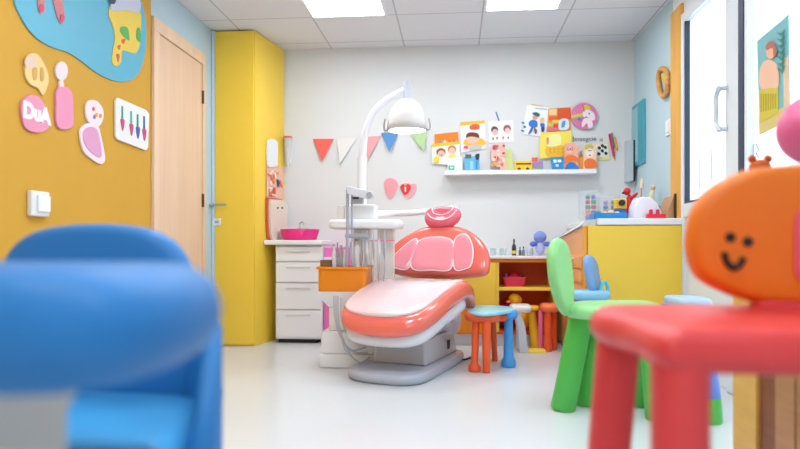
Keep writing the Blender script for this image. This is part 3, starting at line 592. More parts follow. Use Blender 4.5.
# ================================================================ corner cabinet on the right
yr = 4.30
xc0 = P(583, 245, yr).x; xc1 = XR-.006; zc1_ = P(630, 219, yr).z; zcf = P(583, 226, yr).z; zcb = P(556, 241, YB-.02).z
zwt = P(630, 225, yr).z
t = thing('corner_cabinet', 'tall yellow-fronted cabinet with peach drawers on its left side', 'cabinet', ((xc0+xc1)/2, 4.9, 0))
PEACH = mat('peach_laminate', (244, 178, 110), .45)
b = M(); x1_ = xc0+.10
b.rings([[(x, yr+.019, .02), (x, YB-.006, .02), (x, YB-.006, zcb), (x, yr+.019, zcf)] for x in (xc0+.004, x1_)])
ob('side_box', b, PEACH, t)
ob('cabinet_body', M().box(x1_+.001, xc1, yr+.019, YB-.006, .02, zwt), YEL, t)
ob('cabinet_plinth', M().box(xc0+.03, xc1-.03, yr+.05, YB-.05, 0, .019), DARK, t)
ob('edge_post', M().box(xc0, xc0+.024, yr, yr+.018, .02, zcf), mat('amber_laminate', (240, 165, 40), .4), t, bev=.002)
ob('cabinet_door', M().box(xc0+.032, xc1-.008, yr, yr+.018, .03, zwt-.003), YEL, t, bev=.002)
b = M(); b.rings([[(xc0-.015, yy, zz), (xc0+.02, yy, zz+.035), (x1_-.01, yy, zz+.045), (x1_-.01, yy, zz)] for yy, zz in ((yr+.02, zcf), (YB-.01, zcb))])
ob('sloped_lid', b, mat('cool_grey_laminate', (196, 202, 214), .35), t)
for k, pt in enumerate(((583, 256), (583, 270), (583, 286))):
    za = P(*pt, yr).z; zb_ = za-.085
    d = ob('drawer', M().box(xc0-.012, xc0+.003, yr+.05, yr+.62, zb_, za-.004), PEACH, t, bev=.002)
    ob('drawer_pull', M().tube([(xc0-.012, yr+.25, za-.02), (xc0-.03, yr+.26, za-.02), (xc0-.03, yr+.42, za-.02), (xc0-.012, yr+.43, za-.02)], .005, 8), WHITE, d)
ob('worktop', M().box(x1_-.008, xc1, yr-.012, YB-.006, zwt+.001, zc1_+.004), WHITE, None, 'white worktop board on the yellow corner cabinet', 'worktop', bev=.006)
zt = zc1_+.005
# toys on it
def clearbox(px0, px1, pyt, Y, lb, seed, n):
    a, b2 = P(px0, pyt, Y), P(px1, pyt, Y); y1 = Y+.16; q = .003
    t = thing('clear_box', lb, 'storage box', ((a.x+b2.x)/2, Y+.08, zt), 'clear toy boxes on the corner cabinet')
    cm = MC.get('clear_box_plastic') or clear('clear_box_plastic', (225, 230, 238), .14, .15)
    m_ = M().box(a.x, b2.x, Y, Y+q, zt, a.z).box(a.x, b2.x, y1-q, y1, zt, a.z).box(a.x, a.x+q, Y+q, y1-q, zt, a.z).box(b2.x-q, b2.x, Y+q, y1-q, zt, a.z).box(a.x+q, b2.x-q, Y+q, y1-q, zt, zt+q)
    ob('box_shell', m_, cm, t); ob('box_lid', M().box(a.x-.004, b2.x+.004, Y-.004, y1+.004, a.z, a.z+.008), cm, t)
    rnd = random.Random(seed); cols = [('pink', (225, 70, 120)), ('red', (205, 40, 50)), ('yellow', (240, 200, 60)), ('green', (50, 150, 110)), ('blue', (80, 110, 190)), ('lilac', (180, 160, 220)), ('orange', (240, 120, 50))]
    W_ = (b2.x-a.x-.03); H_ = a.z-zt-.03; nc = max(2, int(W_/.042)); 
    for k in range(n):
        c_, r_ = k % nc, k//nc
        x = a.x+.02+(c_+.5)*W_/nc; z = zt+.022+r_*.036; nm, cc = cols[rnd.randrange(7)]
        if z > a.z-.015: break
        where = ['bottom', 'second', 'third', 'top'][min(r_, 3)]
        pos = ['at the left side', 'second from left', 'third from left', 'fourth from left', 'fifth from left', 'sixth from left', 'seventh from left'][c_]
        if rnd.random() < .55: m2 = M().ell((x, Y+.035, z), (.018, .018, .017), 10, 8)
        else: m2 = M().box(x-.015, x+.015, Y+.02, Y+.05, z-.014, z+.014)
        ob('small_toy', m2, flat(cc), None, '%s toy piece, %s layer, %s of the %s' % (nm, where, pos, lb.split(' on ')[0]), 'toy', 'toy pieces in the clear boxes')
clearbox(583, 599, 191, 4.62, 'left clear plastic toy box on the corner cabinet', 5, 12)
clearbox(600, 620, 196, 4.66, 'wide clear plastic toy box on the corner cabinet', 9, 10)
a, b2 = P(593, 215, 4.40), P(626, 215, 4.40)
b = M(); q = .006; zl = P(600, 213, 4.4).z
b.box(a.x, b2.x, 4.36, 4.52, zt, zt+.006).box(a.x, b2.x, 4.36, 4.36+q, zt+.006, zl).box(a.x, b2.x, 4.52-q, 4.52, zt+.006, zl).box(a.x, a.x+q, 4.36+q, 4.52-q, zt+.006, zl).box(b2.x-q, b2.x, 4.36+q, 4.52-q, zt+.006, zl)
ob('blue_tray', b, mat('tray_blue', (30, 130, 205), .35), None, 'shallow bright blue tray on the corner cabinet', 'tray', bev=.002)
for k, (px, c, nm, rr) in enumerate(((598, (40, 130, 90), 'dark green', .022), (605, (240, 215, 120), 'pale yellow', .02), (611, (235, 195, 160), 'peach', .024), (617, (225, 220, 210), 'cream', .02))):
    p = P(px, 210, 4.44); ob('small_toy', M().ell((p.x, 4.44, zt+.0085+rr*1.1), (rr*1.1, rr, rr*1.1)), flat(c), None, '%s toy piece lying in the blue tray' % nm, 'toy', 'toys in the blue tray')
# yellow toy rucksack-like figure and parrot
p = P(612, 210, 4.56)
t = thing('toy_truck', 'yellow and blue toy truck with black stripe behind the blue tray', 'toy', (p.x, 4.57, zt))
x0, x1 = P(606, 200, 4.56).x, P(622, 200, 4.56).x
xq = P(626, 200, 4.56).x
ob('truck_body', M().box(P(615, 200, 4.56).x, xq, 4.53, 4.61, P(615, 209, 4.56).z, P(615, 199, 4.56).z), flat((240, 195, 60)), t, bev=.008)
ob('truck_base', M().box(P(616, 200, 4.56).x, xq-.004, 4.53, 4.61, zt, P(615, 209, 4.56).z-.001), flat((70, 100, 175)), t, bev=.005)
ob('truck_wheel', M().lathe([(.022, -.012), (.022, 0)], (P(621, 200, 4.55).x, 4.529, P(621, 203, 4.55).z), 16, (0, 1, 0)), DARK, t)
p = P(627, 200, 4.60); RD = mat('parrot_red', (205, 25, 40), .6)
t = thing('parrot_toy', 'red toy parrot standing behind the white domed box', 'toy', (p.x+.01, 4.70, zt))
ob('parrot_head', M().ell((P(627, 191.5, 4.7).x, 4.7, P(627, 191.5, 4.7).z), (.026, .024, .028)), RD, t)
zz = P(629, 200, 4.7).z
ob('parrot_body', M().ell((P(629.5, 200, 4.7).x, 4.7, (zz+zt)/2+.02), (.032, .03, (zz-zt)/2+.02)), RD, t)
ob('parrot_wing', M().ell((P(634, 195, 4.68).x, 4.68, P(634, 196, 4.68).z), (.035, .012, .012), rot=Matrix.Rotation(-.7, 3, 'Y')), RD, t)
ob('parrot_beak', M().ell((P(623.5, 192, 4.68).x, 4.68, P(624, 193, 4.68).z), (.012, .008, .008)), DARK, t)
# white domed box
x0, x1 = P(633, 215, 4.42).x, P(662, 215, 4.42).x; ztop = P(645, 197, 4.42).z; hh = ztop-zt
prof = [(x0, 0), (x0+.005, hh*.55), (x0+.03, hh*.92), (x0+.055, hh), (x0+.11, hh*.97), (x1-.035, hh*.72), (x1-.008, hh*.35), (x1, 0)]
b = M().rings([[(x, yy, zt+z) for x, z in prof] for yy in (4.40, 4.56)])
t = thing('domed_box', 'white domed plastic box on the corner cabinet', 'box', ((x0+x1)/2, 4.48, zt))
ob('dome_shell', b, mat('lilac_white_plastic', (232, 232, 246), .4), t, bev=.012)
x0, x1 = P(647, 215, 4.36).x, P(665, 215, 4.36).x
t = thing('red_toy_base', 'red toy castle block in front of the white domed box', 'toy', ((x0+x1)/2, 4.36, zt))
ob('block_base', M().box(x0, x1, 4.335, 4.385, zt, P(650, 214, 4.36).z), flat((228, 40, 60)), t, bev=.004)
for px in (651, 658): ob('block_tower', M().box(P(px-1.5, 214, 4.36).x, P(px+1.2, 214, 4.36).x, 4.345, 4.375, P(650, 214, 4.36).z+.001, P(650, 209.5, 4.36).z), flat((214, 40, 80)), t, bev=.003)
p, q_ = P(642, 178, 4.75), P(640, 212, 4.75)
t = thing('paint_brush', 'pale wooden brush standing upright behind the domed box', 'brush', (q_.x, 4.75, zt))
ob('brush_stick', M().tube([(q_.x, 4.75, zt), p.lerp(q_, .3)], .006, 8), flat((200, 160, 120)), t)
ob('brush_head', M().tube([p.lerp(q_, .3), p.lerp(q_, .15), p], [.01, .014, .005], 10), flat((238, 222, 200)), t)
p = P(653, 188, 4.80); z0 = zt
t = thing('doll_toy', 'small pale doll with peach face standing near the right wall', 'toy', (p.x, 4.80, zt))
ob('doll_head', M().ell((p.x, 4.80, p.z), (.018, .018, .02)), flat((240, 190, 160)), t)
ob('doll_body', M().tube([(p.x-.02, 4.80, zt), (p.x-.012, 4.80, p.z-.06), (p.x, 4.80, p.z-.018)], [.03, .02, .012], 12), flat((235, 225, 190)), t)
p = P(656, 200, 4.60)
ob('teal_ball', M().ell((p.x, 4.66, zt+.06), (.06, .055, .06)), flat((60, 160, 185)), None, 'teal ball behind the white domed box by the wall', 'ball')
t = thing('brown_board', 'brown framed board leaning on the right wall over the cabinet', 'board', (XR-.05, 4.45, zt))
a = P(667, 196, 4.45)
b = M().add([(XR-.085, 4.42, zt), (XR-.02, 4.42, zt), (XR-.02, 4.62, zt), (XR-.085, 4.62, zt), (XR-.03, 4.42, a.z), (XR-.012, 4.42, a.z), (XR-.012, 4.62, a.z), (XR-.03, 4.62, a.z)], [(3,2,1,0),(4,5,6,7),(0,1,5,4),(1,2,6,5),(2,3,7,6),(3,0,4,7)])
ob('board_panel', b, flat((196, 150, 110)), t)
ob('board_edge', M().box(XR-.03, XR-.01, 4.40, 4.419, zt, a.z+.012), flat((60, 50, 50)), t)

# right wall bits
RN = Vector((-1, 0, 0))
def rplate(pts, off, th): return M().plate([X_(a, b2, XR) + RN*off for a, b2 in pts], RN, th)
t = thing('wooden_ring', 'oval wooden animal-shaped ring hung on the blue right wall', 'wall decoration', X_(666, 95, XR))
ra = [X_(px, py, XR)+RN*.02 for px, py in ((663, 70), (667, 69), (670.5, 74), (671, 85), (669, 94), (665.5, 96), (662.5, 88), (661.5, 78))]
loop = spline(ra, 4); loop.append(loop[0])
ob('ring', M().tube(loop, .019, 10, cap=False), wood('honey_wood', (190, 130, 60), (226, 170, 100)), t)
ob('ring_patch', rplate(sp2([(663.5, 74), (667, 73), (668.5, 79), (666, 84), (664, 80)]), .004, .012), flat((205, 195, 90)), t)
a, b2 = X_(668, 120, XR), X_(673, 134, XR)
t = thing('wall_switch', 'small white switch plate on the blue right wall beside the timber post', 'switch', X_(670, 134, XR))
pa, pb = X_(667, 121, XR), X_(672.2, 134, XR)
ob('plate', M().box(XR-.012, XR-.001, pb.y, pa.y, pb.z, pa.z), WHITE, t, bev=.003)
ob('rocker', M().box(XR-.018, XR-.012, pb.y+.02, pa.y-.02, pb.z+.02, pa.z-.02), WHITE, t, bev=.002)
t = thing('teal_picture', 'teal framed picture on the blue right wall near the corner', 'picture', X_(640, 168, XR))
pa, pb = X_(633, 108, XR), X_(646, 160, XR); ya, yb_ = pa.y, pb.y
zt0, zb0 = X_(640, 103, XR).z, X_(640, 165, XR).z
ob('picture_board', M().box(XR-.02, XR-.001, yb_, ya, zb0, zt0), flat((70, 165, 185)), t, bev=.002)
ob('picture_sheet', M().box(XR-.0225, XR-.02, yb_+(ya-yb_)*.42, ya-.03, zb0+.03, zt0-.03), flat((150, 195, 205)), t)
p = P(629.5, 160, YB-.05)
za, zb2 = P(629, 140, YB-.1).z, P(629, 181, YB-.1).z; x0, x1 = P(626.5, 160, YB-.08).x, XR-.012
t = thing('grey_panel', 'narrow grey metal panel box standing in the far right corner above the toys', 'panel', ((x0+x1)/2, YB-.05, zb2))
ob('panel_box', M().box(x0, min(x1, x0+.05), YB-.1, YB-.002, zb2, za), mat('panel_grey', (196, 206, 212), .4), t, bev=.003)
ob('panel_edge', M().box(min(x1, x0+.05)+.0005, min(x1, x0+.05)+.014, YB-.1, YB-.002, zb2, za), DARK, t)
# poster on the side light
t = thing('glass_poster', 'poster of a figure, teal plant and yellow grass taped to the bright glass', 'poster', X_(775, 130, XR))
def gp(pts, off, th): return M().plate([X_(a, b2, XR+.012) + RN*off for a, b2 in pts], RN, th)
ob('poster_sheet', gp([(757.5, 41), (789, 14.5), (790.5, 120), (760, 135)], .0, .003), flat((120, 182, 190)), t)
ob('sand_field', gp([(759.5, 120), (790.3, 104), (790.5, 120), (760, 135)], .0035, .001), flat((214, 196, 120)), t)
ob('pale_edge', gp([(784, 60), (789.4, 55), (790.5, 108), (785, 112)], .0035, .001), flat((226, 196, 165)), t)
ob('yellow_grass', gp([(760, 90), (779, 86), (779.5, 112), (760.5, 124)], .005, .001), flat((214, 196, 60)), t)
for k in range(7): ob('grass_blade', gp([(762+2.4*k, 94), (763.2+2.4*k, 93.4), (763+2.4*k, 112-k*.6), (762+2.4*k, 112-k*.6)], .0065, .001), flat((180, 158, 40)), t)
ob('figure_body', gp(sp2([(762, 88), (761, 72), (765, 62), (772, 60), (779, 66), (780, 86), (772, 88)]), .0065, .001), flat((238, 190, 160)), t)
ob('figure_head', gp(ellp(772.5, 52, 4.6, 7), .0085, .001), flat((236, 180, 150)), t)
ob('figure_hair', gp(sp2([(768, 46), (772, 41), (777, 44), (779, 52), (776, 58), (775, 48), (769, 50)]), .0097, .001), flat((176, 100, 80)), t)
for k in range(7):
    y = 32+6*k; ob('plant_leaf', gp(sp2([(783, y+4), (779, y), (783, y+1), (787.5, y-3), (784, y+4)], 3), .0097, .001), flat((40, 140, 130)), t)

# ================================================================ dental unit (left of chair)
yu = 4.10
def ux(px, Y=yu): return P(px, 245, Y).x
def uz(py, Y=yu): return P(380, py, Y).z
t = thing('dental_unit', 'white dental delivery unit with orange bin, tray and hanging hoses', 'dental unit', (ux(345), yu+.2, 0))
UW = mat('unit_white', (240, 240, 242), .35); UC = mat('unit_cream', (230, 226, 218), .4)
ob('base_box', M().box(ux(319), ux(319)+.45, yu, yu+.36, 0, .09), UW, t, bev=.012)
ob('base_step', M().box(ux(320.5), ux(320.5)+.42, yu+.012, yu+.34, .0905, .235), UW, t, bev=.012)
ob('column', M().box(ux(327), ux(347), yu+.06, yu+.28, .236, uz(308)), UC, t, bev=.01)
xA, xB = ux(317.5), ux(366)
b = M().rings([[(ux(327), yu+.05, uz(308)), (ux(352), yu+.05, uz(308)), (ux(352), yu+.3, uz(308)), (ux(327), yu+.3, uz(308))],
               [(xA+.01, yu+.01, uz(298)), (xB-.01, yu+.01, uz(298)), (xB-.01, yu+.33, uz(298)), (xA+.01, yu+.33, uz(298))],
               [(xA, yu, uz(292)), (xB, yu, uz(292)), (xB, yu+.34, uz(292)), (xA, yu+.34, uz(292))]])
ob('cream_hopper', b, UW, t)
zz0, zz1 = uz(292)+.001, uz(267)
b = M(); o_ = rrect(xA, xB, yu-.0, yu+.34, .03); o2 = rrect(xA-.012, xB+.012, yu-.012, yu+.352, .035); o3 = rrect(xA+.012, xB-.012, yu+.012, yu+.328, .025)
b.rings([[(x, y, zz0) for x, y in o_], [(x, y, zz1-.018) for x, y in o_], [(x, y, zz1-.016) for x, y in o2], [(x, y, zz1) for x, y in o2], [(x, y, zz1) for x, y in o3], [(x, y, zz0+.01) for x, y in o3]])
ob('orange_bin', b, mat('bin_orange', (242, 140, 20), .35), t, ang=30)
# contents
yq = yu+.12
ob('cardboard_box', M().box(ux(320, yq)+.012, ux(331, yq), yq-.05, yq+.08, zz0+.012, uz(260, yq)), wood('brown_card', (130, 90, 60), (150, 108, 72)), None, 'small brown cardboard box standing in the orange bin', 'box')
for k, (px, w_, top, c, lb) in enumerate(((334, .014, 246, (236, 236, 238), 'white upright tube in the orange bin, nearest the cardboard box'), (337.5, .008, 244, (150, 150, 158), 'slim grey metal tube in the orange bin'), (341, .013, 247, (170, 168, 172), 'chrome-grey canister between the white and slim tubes'), (344.5, .008, 249, (225, 220, 220), 'thin pale tube beside the grey rod'), (357, .02, 241, (232, 234, 238), 'white bottle with scribbled marks in the orange bin'))):
    x = ux(px, yq); tt = thing('instrument_tube', lb, 'tube', (x, yq, zz0+.011), 'tubes in the orange bin')
    z0_, z1_ = zz0+.012, uz(top, yq)
    ob('tube_body', M().lathe([(w_*.9, 0), (w_, .01), (w_, (z1_-z0_)*.86), (w_*.6, (z1_-z0_)*.9), (w_*.6, z1_-z0_)], (x, yq, z0_), 14), flat(c, .25), tt)
    ob('tube_cap', M().lathe([(w_*.7, 0), (w_*.7, .012)], (x, yq, z1_), 12), GREY, tt)
# head box, tray, arm
yt = yu+.17
x0, x1 = ux(338, yt), ux(375, yt)
ob('head_box', M().box(ux(345, yt), x1, yt-.02, yt+.19, uz(221, yt)+.0, uz(204.5, yt)), UW, t, bev=.008)
ob('head_box_side', M().box(x0, ux(344.7, yt), yt-.015, yt+.2, uz(221, yt), uz(205, yt)), UC, t, bev=.005)
ob('tray_body', M().pillow(rrect(ux(330, yt), ux(402, yt), yt-.1, yt+.20, .05), uz(220, yt)-uz(229, yt), .02, lambda u, v, w_: (u, v, (uz(220, yt)+uz(229, yt))/2+w_)), UW, t)
ob('upper_column', M().box(ux(352, yt), ux(369, yt), yt+.05, yt+.15, zz0+.012, uz(229, yt)), UC, t, bev=.01)
ob('cream_panel', M().box(ux(375, yt), ux(392, yt), yt+.12, yt+.2, uz(300, yt), uz(229, yt)), mat('pale_cream', (240, 238, 228), .4), t, bev=.006)
ob('pink_strip', M().box(ux(372, yt), ux(396, yt), yt-.09, yt-.07, uz(241.5, yt), uz(240, yt)), flat((238, 130, 175)), t)
ob('support_arm', M().tube([P(374, 214, yt+.1), P(412, 213, yt+.45), P(455, 208.5, yt+.8)], [.022, .022, .024], 14), WHITE, t)
ob('arm_joint', M().lathe([(.034, -.04), (.034, .03)], P(455, 209, yt+.8), 16), WHITE, t)
ob('instrument_rail', M().box(ux(348, yt), ux(372, yt), yt-.12, yt-.08, uz(238, yt), uz(234, yt)), GREY, t, bev=.004)
HG = mat('hose_grey', (192, 194, 204), .4)
for k, px in enumerate((362, 366.5, 373, 378.5, 384)):
    top = P(px, 230, yt-.08); mid = P(px+1.5, 252, yt-.1); low = P(px+.5, 275, yt-.1); bot = P(px-3, 300, yt-.0)
    ob('hose', M().tube(spline([top, mid, low, bot, P(px-6, 322, yt+.04)], 5, False), .0045, 8), HG, t)
    ob('handpiece', M().tube([P(px, 240, yt-.09), P(px+.8, 251, yt-.098), P(px+1.5, 262, yt-.1)], [.006, .009, .005], 10), [GREY, WHITE][k % 2], t)
# loops of hose that sag beside the chair
loops = [[(334, 296), (335, 318), (341, 338), (352, 350), (366, 347)], [(336, 296), (337, 322), (345, 345), (355, 352), (368, 352)], [(338, 296), (339, 325), (349, 352), (360, 362), (370, 357)], [(340, 330), (345, 349), (356, 360), (366, 365), (374, 362)], [(341, 298), (342, 322), (352, 340), (364, 344), (374, 342)]]
for k, L in enumerate(loops):
    ob('hose', M().tube(spline([P(a, b2, 3.96-.012*k+.03*abs(i-1)) for i, (a, b2) in enumerate(L)], 6, False), .005, 8), HG, t)
# bracket head over the rods
yb2 = yt-.14
hb_ = M().rings([[P(a, b2, yy) for a, b2 in ((346, 186.5), (350, 186.5), (372, 191.5), (373.5, 195), (371, 199.5), (362, 198), (347, 194))] for yy in (yb2-.05, yb2+.06)])
ob('bracket_head', hb_, mat('bracket_white', (222, 224, 232), .3), t, bev=.006)
ob('bracket_clamp', M().box(ux(353, yb2), ux(363, yb2), yb2-.03, yb2+.04, uz(204, yb2), uz(197, yb2)), GREY, t, bev=.004)
ob('bracket_knob', M().lathe([(.02, -.07), (.02, .0)], P(370.5, 196, yb2), 14, (0, 1, 0)), GREY, t)
ob('bracket_slot', M().box(ux(354, yb2), ux(360, yb2), yb2-.056, yb2-.05, uz(199.5, yb2), uz(197.5, yb2)), DARK, t)
ob('metal_rod', M().tube(spline([P(347.5, 190, yb2), P(347.5, 225, yb2), P(346.5, 262, yb2), P(346, 280, yb2), P(349, 292, yb2), P(353, 302, yb2)], 5, False), .0095, 10), mat('rod_grey', (176, 180, 200), .3, .3), t)
ob('metal_rod', M().tube([P(352, 192, yb2+.03), P(352, 242, yb2+.03)], .006, 8), mat('rod_grey', (176, 180, 200), .3, .3), t)
ob('drain_hose', M().tube(spline([P(351, 242, yb2), P(352, 262, yb2), P(357, 276, yb2), P(364, 288, yb2)], 5, False), .008, 8), GREY, t)

# ================================================================ dental lamp
yl = 4.52
lx = P(362, 245, yl).x
t = thing('dental_lamp', 'white dental lamp with bell shade on a curved post', 'lamp', (lx, yl, 0))
LW = mat('lamp_white', (235, 236, 244), .3)
zj = P(362, 157, yl).z
ob('lamp_base', M().lathe([(.14, 0), (.14, .02), (.05, .04), (.035, .06)], (lx, yl, 0), 24), LW, t)
ob('lamp_post', M().tube([(lx, yl, .05), (lx, yl, zj)], .033, 18), LW, t)
curve = spline([P(362.5, 160, yl), P(364, 140, yl), P(369, 121, yl), P(377, 108, yl), P(390, 97.5, yl), P(404, 90, yl)], 6, False)
ob('lamp_arm', M().tube(curve, [.027-.007*k/(len(curve)-1) for k in range(len(curve))], 14), LW, t)
sx, dx = P(407, 90, yl), .278/2*.98
ob('lamp_swivel', M().lathe([(.024, P(407, 101, yl).z-sx.z), (.026, 0), (.026, P(407, 82, yl).z-sx.z)], sx, 16), mat('swivel_grey', (190, 194, 212), .35), t)
z0 = P(407, 131, yl).z; H_ = P(407, 99, yl).z-z0
prof = [(1.0, 0), (.97, .2), (.90, .45), (.78, .68), (.58, .86), (.34, .96), (.06, 1.0)]
shade = M().rings([[(sx.x+dx*r*math.cos(a*PI/18), yl+dx*r*math.sin(a*PI/18), z0+H_*h) for a in range(36)] for r, h in prof] + [], cap=False)
so = ob('lamp_shade', shade, mat('shade_gloss_white', (244, 244, 250), .5), t, ang=70)
md = so.modifiers.new('solid', 'SOLIDIFY'); md.thickness = .004; md.offset = -1
fp = M(); rows = []
for r, h in [(q[0], q[1]) for q in prof[:4]]:
    rows.append([(sx.x+(dx*r+.004)*math.cos(a), yl+(dx*r+.004)*math.sin(a), z0+H_*(h*.95+.03)) for a in [(-.5+ (k-6)*.075)*PI for k in range(13)]])
fp.rings(rows, cap=False, closed=False); fo = ob('reflector_plate', fp, mat('warm_grey_gloss', (214, 210, 208), .6), t)
md = fo.modifiers.new('solid', 'SOLIDIFY'); md.thickness = .003; md.offset = 0
ob('lamp_bulb', M().lathe([(dx*.9, .004), (dx*.9, .012)], (sx.x, yl, z0), 28), mat('lamp_glow', (255, 252, 240), .5, emit=6), t)
for s_ in (-1, 1):
    ob('lamp_grip', M().tube(spline([(sx.x+s_*dx*.95, yl, z0+.02), (sx.x+s_*dx*1.12, yl-.02, z0+.0), (sx.x+s_*dx*1.2, yl-.02, z0+.03), (sx.x+s_*dx*1.12, yl-.02, z0+.085)], 5, False), .006, 8), STEEL, t)

# ================================================================ dental chair
OC = Vector((-.25, 4.14, 0)); AC = math.radians(-18)
t = thing('dental_chair', 'coral pink dental chair with clear cover on its seat and grey base plate', 'dental chair', OC)
def L(x, y, z): return OC + Vector((x, y, z))     # local drawing, the root is turned at the end
CORAL = mat('coral_leather', (240, 112, 98), .22, coat=.7); PINKL = mat('rose_leather', (242, 146, 160), .2, coat=.8); PIPE = mat('white_piping', (250, 232, 236), .35)
SHELLM = mat('chair_shell_white', (226, 226, 236), .25); BASEM = mat('base_grey', (178, 184, 200), .3, coat=.3)
out = sp2([(-.27, -.44), (-.15, -.53), (0, -.545), (.13, -.53), (.21, -.42), (.22, -.1), (.21, .3), (.14, .5), (-.1, .52), (-.24, .42), (-.29, 0), (-.30, -.25)], 5)
ob('base_plate', M().pillow(out, .06, .025, lambda u, v, w_: L(u, v, .031+w_)), BASEM, t)
ob('base_box', M().rings([[L(x, y, .062) for x, y in rrect(-.22, .14, -.2, .42, .02)], [L(x, y, .21) for x, y in rrect(-.2, .13, -.18, .40, .02)]]), mat('base_box_grey', (204, 202, 208), .35), t, bev=.006)
ob('rear_cover', M().pillow(sp2([(.18, .2), (.4, .2), (.47, .33), (.40, .36), (.30, .27), (.2, .34)], 4), .30, .02, lambda u, v, w_: L(w_-.01, u+.08, v-.02)), SHELLM, t)
ob('side_slot', M().box(OC.x+.1355, OC.x+.139, OC.y+.22, OC.y+.27, .1, .16), DARK, t)
ob('pump_cover', M().rings([[L(x, y, .212) for x, y in rrect(-.17, .1, -.12, .3, .03)], [L(x, y, .30) for x, y in rrect(-.2, .16, -.2, .2, .03)]]), SHELLM, t, bev=.01)
def prof_z(y):
    K = [(-.62, .32), (-.56, .36), (-.5, .40), (-.4, .44), (-.2, .505), (0, .555), (.08, .565), (.15, .54), (.22, .48), (.27, .42)]
    for (a, za), (b3, zb3) in zip(K, K[1:]):
        if y <= b3: return za+(zb3-za)*(y-a)/(b3-a)
    return K[-1][1]
so = sp2([(-.325, -.37), (-.27, -.5), (-.12, -.55), (.1, -.55), (.22, -.5), (.28, -.38), (.31, -.15), (.335, .05), (.335, .2), (.28, .25), (0, .2), (-.26, .17), (-.29, .12), (-.315, -.1)], 6)
ob('seat_cushion', M().pillow(so, .105, .05, lambda u, v, w_: L(u, v, prof_z(v)-.06+w_*(1 if v < 0 else 1-1.6*v) + (.018*(abs(u)/.3)**3 if w_ > 0 else 0)), steps=10), CORAL, t, ang=80)
si = [(x*.90-.02, y*.91-.012) for x, y in so]
cov = clear('clear_seat_cover', (250, 238, 242), .66, .12)
ob('clear_seat_cover', M().pillow(si, .02, .008, lambda u, v, w_: L(u, v, prof_z(v)+.004+w_)), cov, t, ang=80, label='clear glossy plastic cover')
sh = [(x*.92, y*.80-.075) for x, y in so]
ob('seat_shell', M().pillow(sh, .11, .053, lambda u, v, w_: L(u, v, prof_z(v)-.145+w_), steps=8), SHELLM, t, ang=80)
# backrest: drawn upright in (x,h) and leant back
lean = math.radians(24); yb0, zb0_ = .34, .60
def BR(u, h, w_, d=0):   # w_ towards the sitter
    cu = .18*(u/.36)**2*.35
    u = u*1.08+.012; h = h*.9
    return L(u, yb0 + h*math.sin(lean) - (w_+cu)*math.cos(lean), zb0_ + h*math.cos(lean) + (w_+cu)*-math.sin(lean)*-1*0 + w_*math.sin(lean))
bo = sp2([(-.33, .02), (-.355, .09), (-.33, .19), (-.25, .30), (-.13, .385), (.0, .40), (.14, .385), (.26, .31), (.34, .2), (.365, .08), (.34, .0), (.18, -.03), (0, -.035), (-.18, -.03)], 6)
ob('backrest', M().pillow(bo, .11, .055, lambda u, v, w_: BR(u, v, w_), steps=10), CORAL, t, ang=80)
for nm, q in (('back_pad', [(-.145, .02), (-.12, .25), (.10, .25), (.125, .02), (0, -.0)]), ('back_pad', [(-.30, .06), (-.2, .22), (-.135, .25), (-.16, .02), (-.25, .015)]), ('back_pad', [(.145, .02), (.12, .25), (.19, .3), (.25, .2), (.26, .06), (.22, .015)])):
    o_ = sp2(q, 6); pd = ob(nm, M().pillow(o_, .03, .012, lambda u, v, w_: BR(u, v, .06+w_)), PINKL, t, ang=80)
    lp_ = [BR(u, v, .069) for u, v in o_]; lp_.append(lp_[0])
    ob('piping', M().tube(lp_, .0045, 6, cap=False), PIPE, pd)
ho = sp2([(-.115, .45), (-.105, .51), (-.06, .54), (.03, .545), (.10, .53), (.135, .49), (.12, .42), (.06, .375), (-.03, .37), (-.09, .39)], 5)
hr = ob('headrest', M().pillow(ho, .1, .05, lambda u, v, w_: BR(u, v, .05+w_), dish=.012, steps=10), mat('headrest_leather', (236, 100, 125), .2, coat=.8), t, ang=80)
for q in ([(-.085, .47), (-.05, .43), (.02, .41), (.08, .44), (.105, .48)], [(-.06, .52), (-.04, .47), (.02, .455), (.07, .48), (.085, .515)]):
    ob('piping', M().tube([BR(p.x, p.y, .097) for p in spline([Vector((a, b3, 0)) for a, b3 in q], 5, False)], .0045, 6), PIPE, hr)
ob('headrest_stem', M().tube([BR(0, .33, -.0), BR(0, .44, .02)], .02, 10), STEEL, t)
ob('back_hinge', M().box(OC.x-.12, OC.x+.12, OC.y+.18, OC.y+.36, .42, .52), DARK, t, bev=.02)
ob('lift_arm', M().pillow(sp2([(-.05, .28), (.1, .26), (.34, .4), (.36, .5), (.26, .5), (.1, .4), (-.02, .38)], 4), .22, .02, lambda u, v, w_: L(w_, u, v)), SHELLM, t)
t.rotation_euler = (0, 0, AC)
ob('floor_cable', M().tube(spline([G(452, 362)+Vector((0, 0, .006)), G(458, 361)+Vector((0, 0, .006)), G(466, 360)+Vector((0, 0, .006)), G(471, 358)+Vector((0, 0, .006))], 4, False), .0055, 8), DARK, None, 'short dark cable on the floor behind the dental chair base', 'cable')

# ================================================================ children's furniture
def leg(top, bot, r0, r1, foot=0, n=14):
    top, bot = Vector(top), Vector(bot)
    pts = [bot, bot.lerp(top, .02), bot.lerp(top, .5), top]; rs = [r1*.9, r1, (r0+r1)/2, r0]
    if foot: pts = [bot, bot+Vector((0, 0, foot*.3)), bot+Vector((0, 0, foot*.8)), bot+Vector((0, 0, foot*1.3)), top]; rs = [foot*.85, foot, foot*.95, r1, r0]
    return M().tube(pts, rs, n)
OP = mat('orange_plastic', (240, 92, 40), .35); BP = mat('sky_plastic', (70, 155, 225), .35); LBP = mat('aqua_plastic', (150, 215, 232), .3)
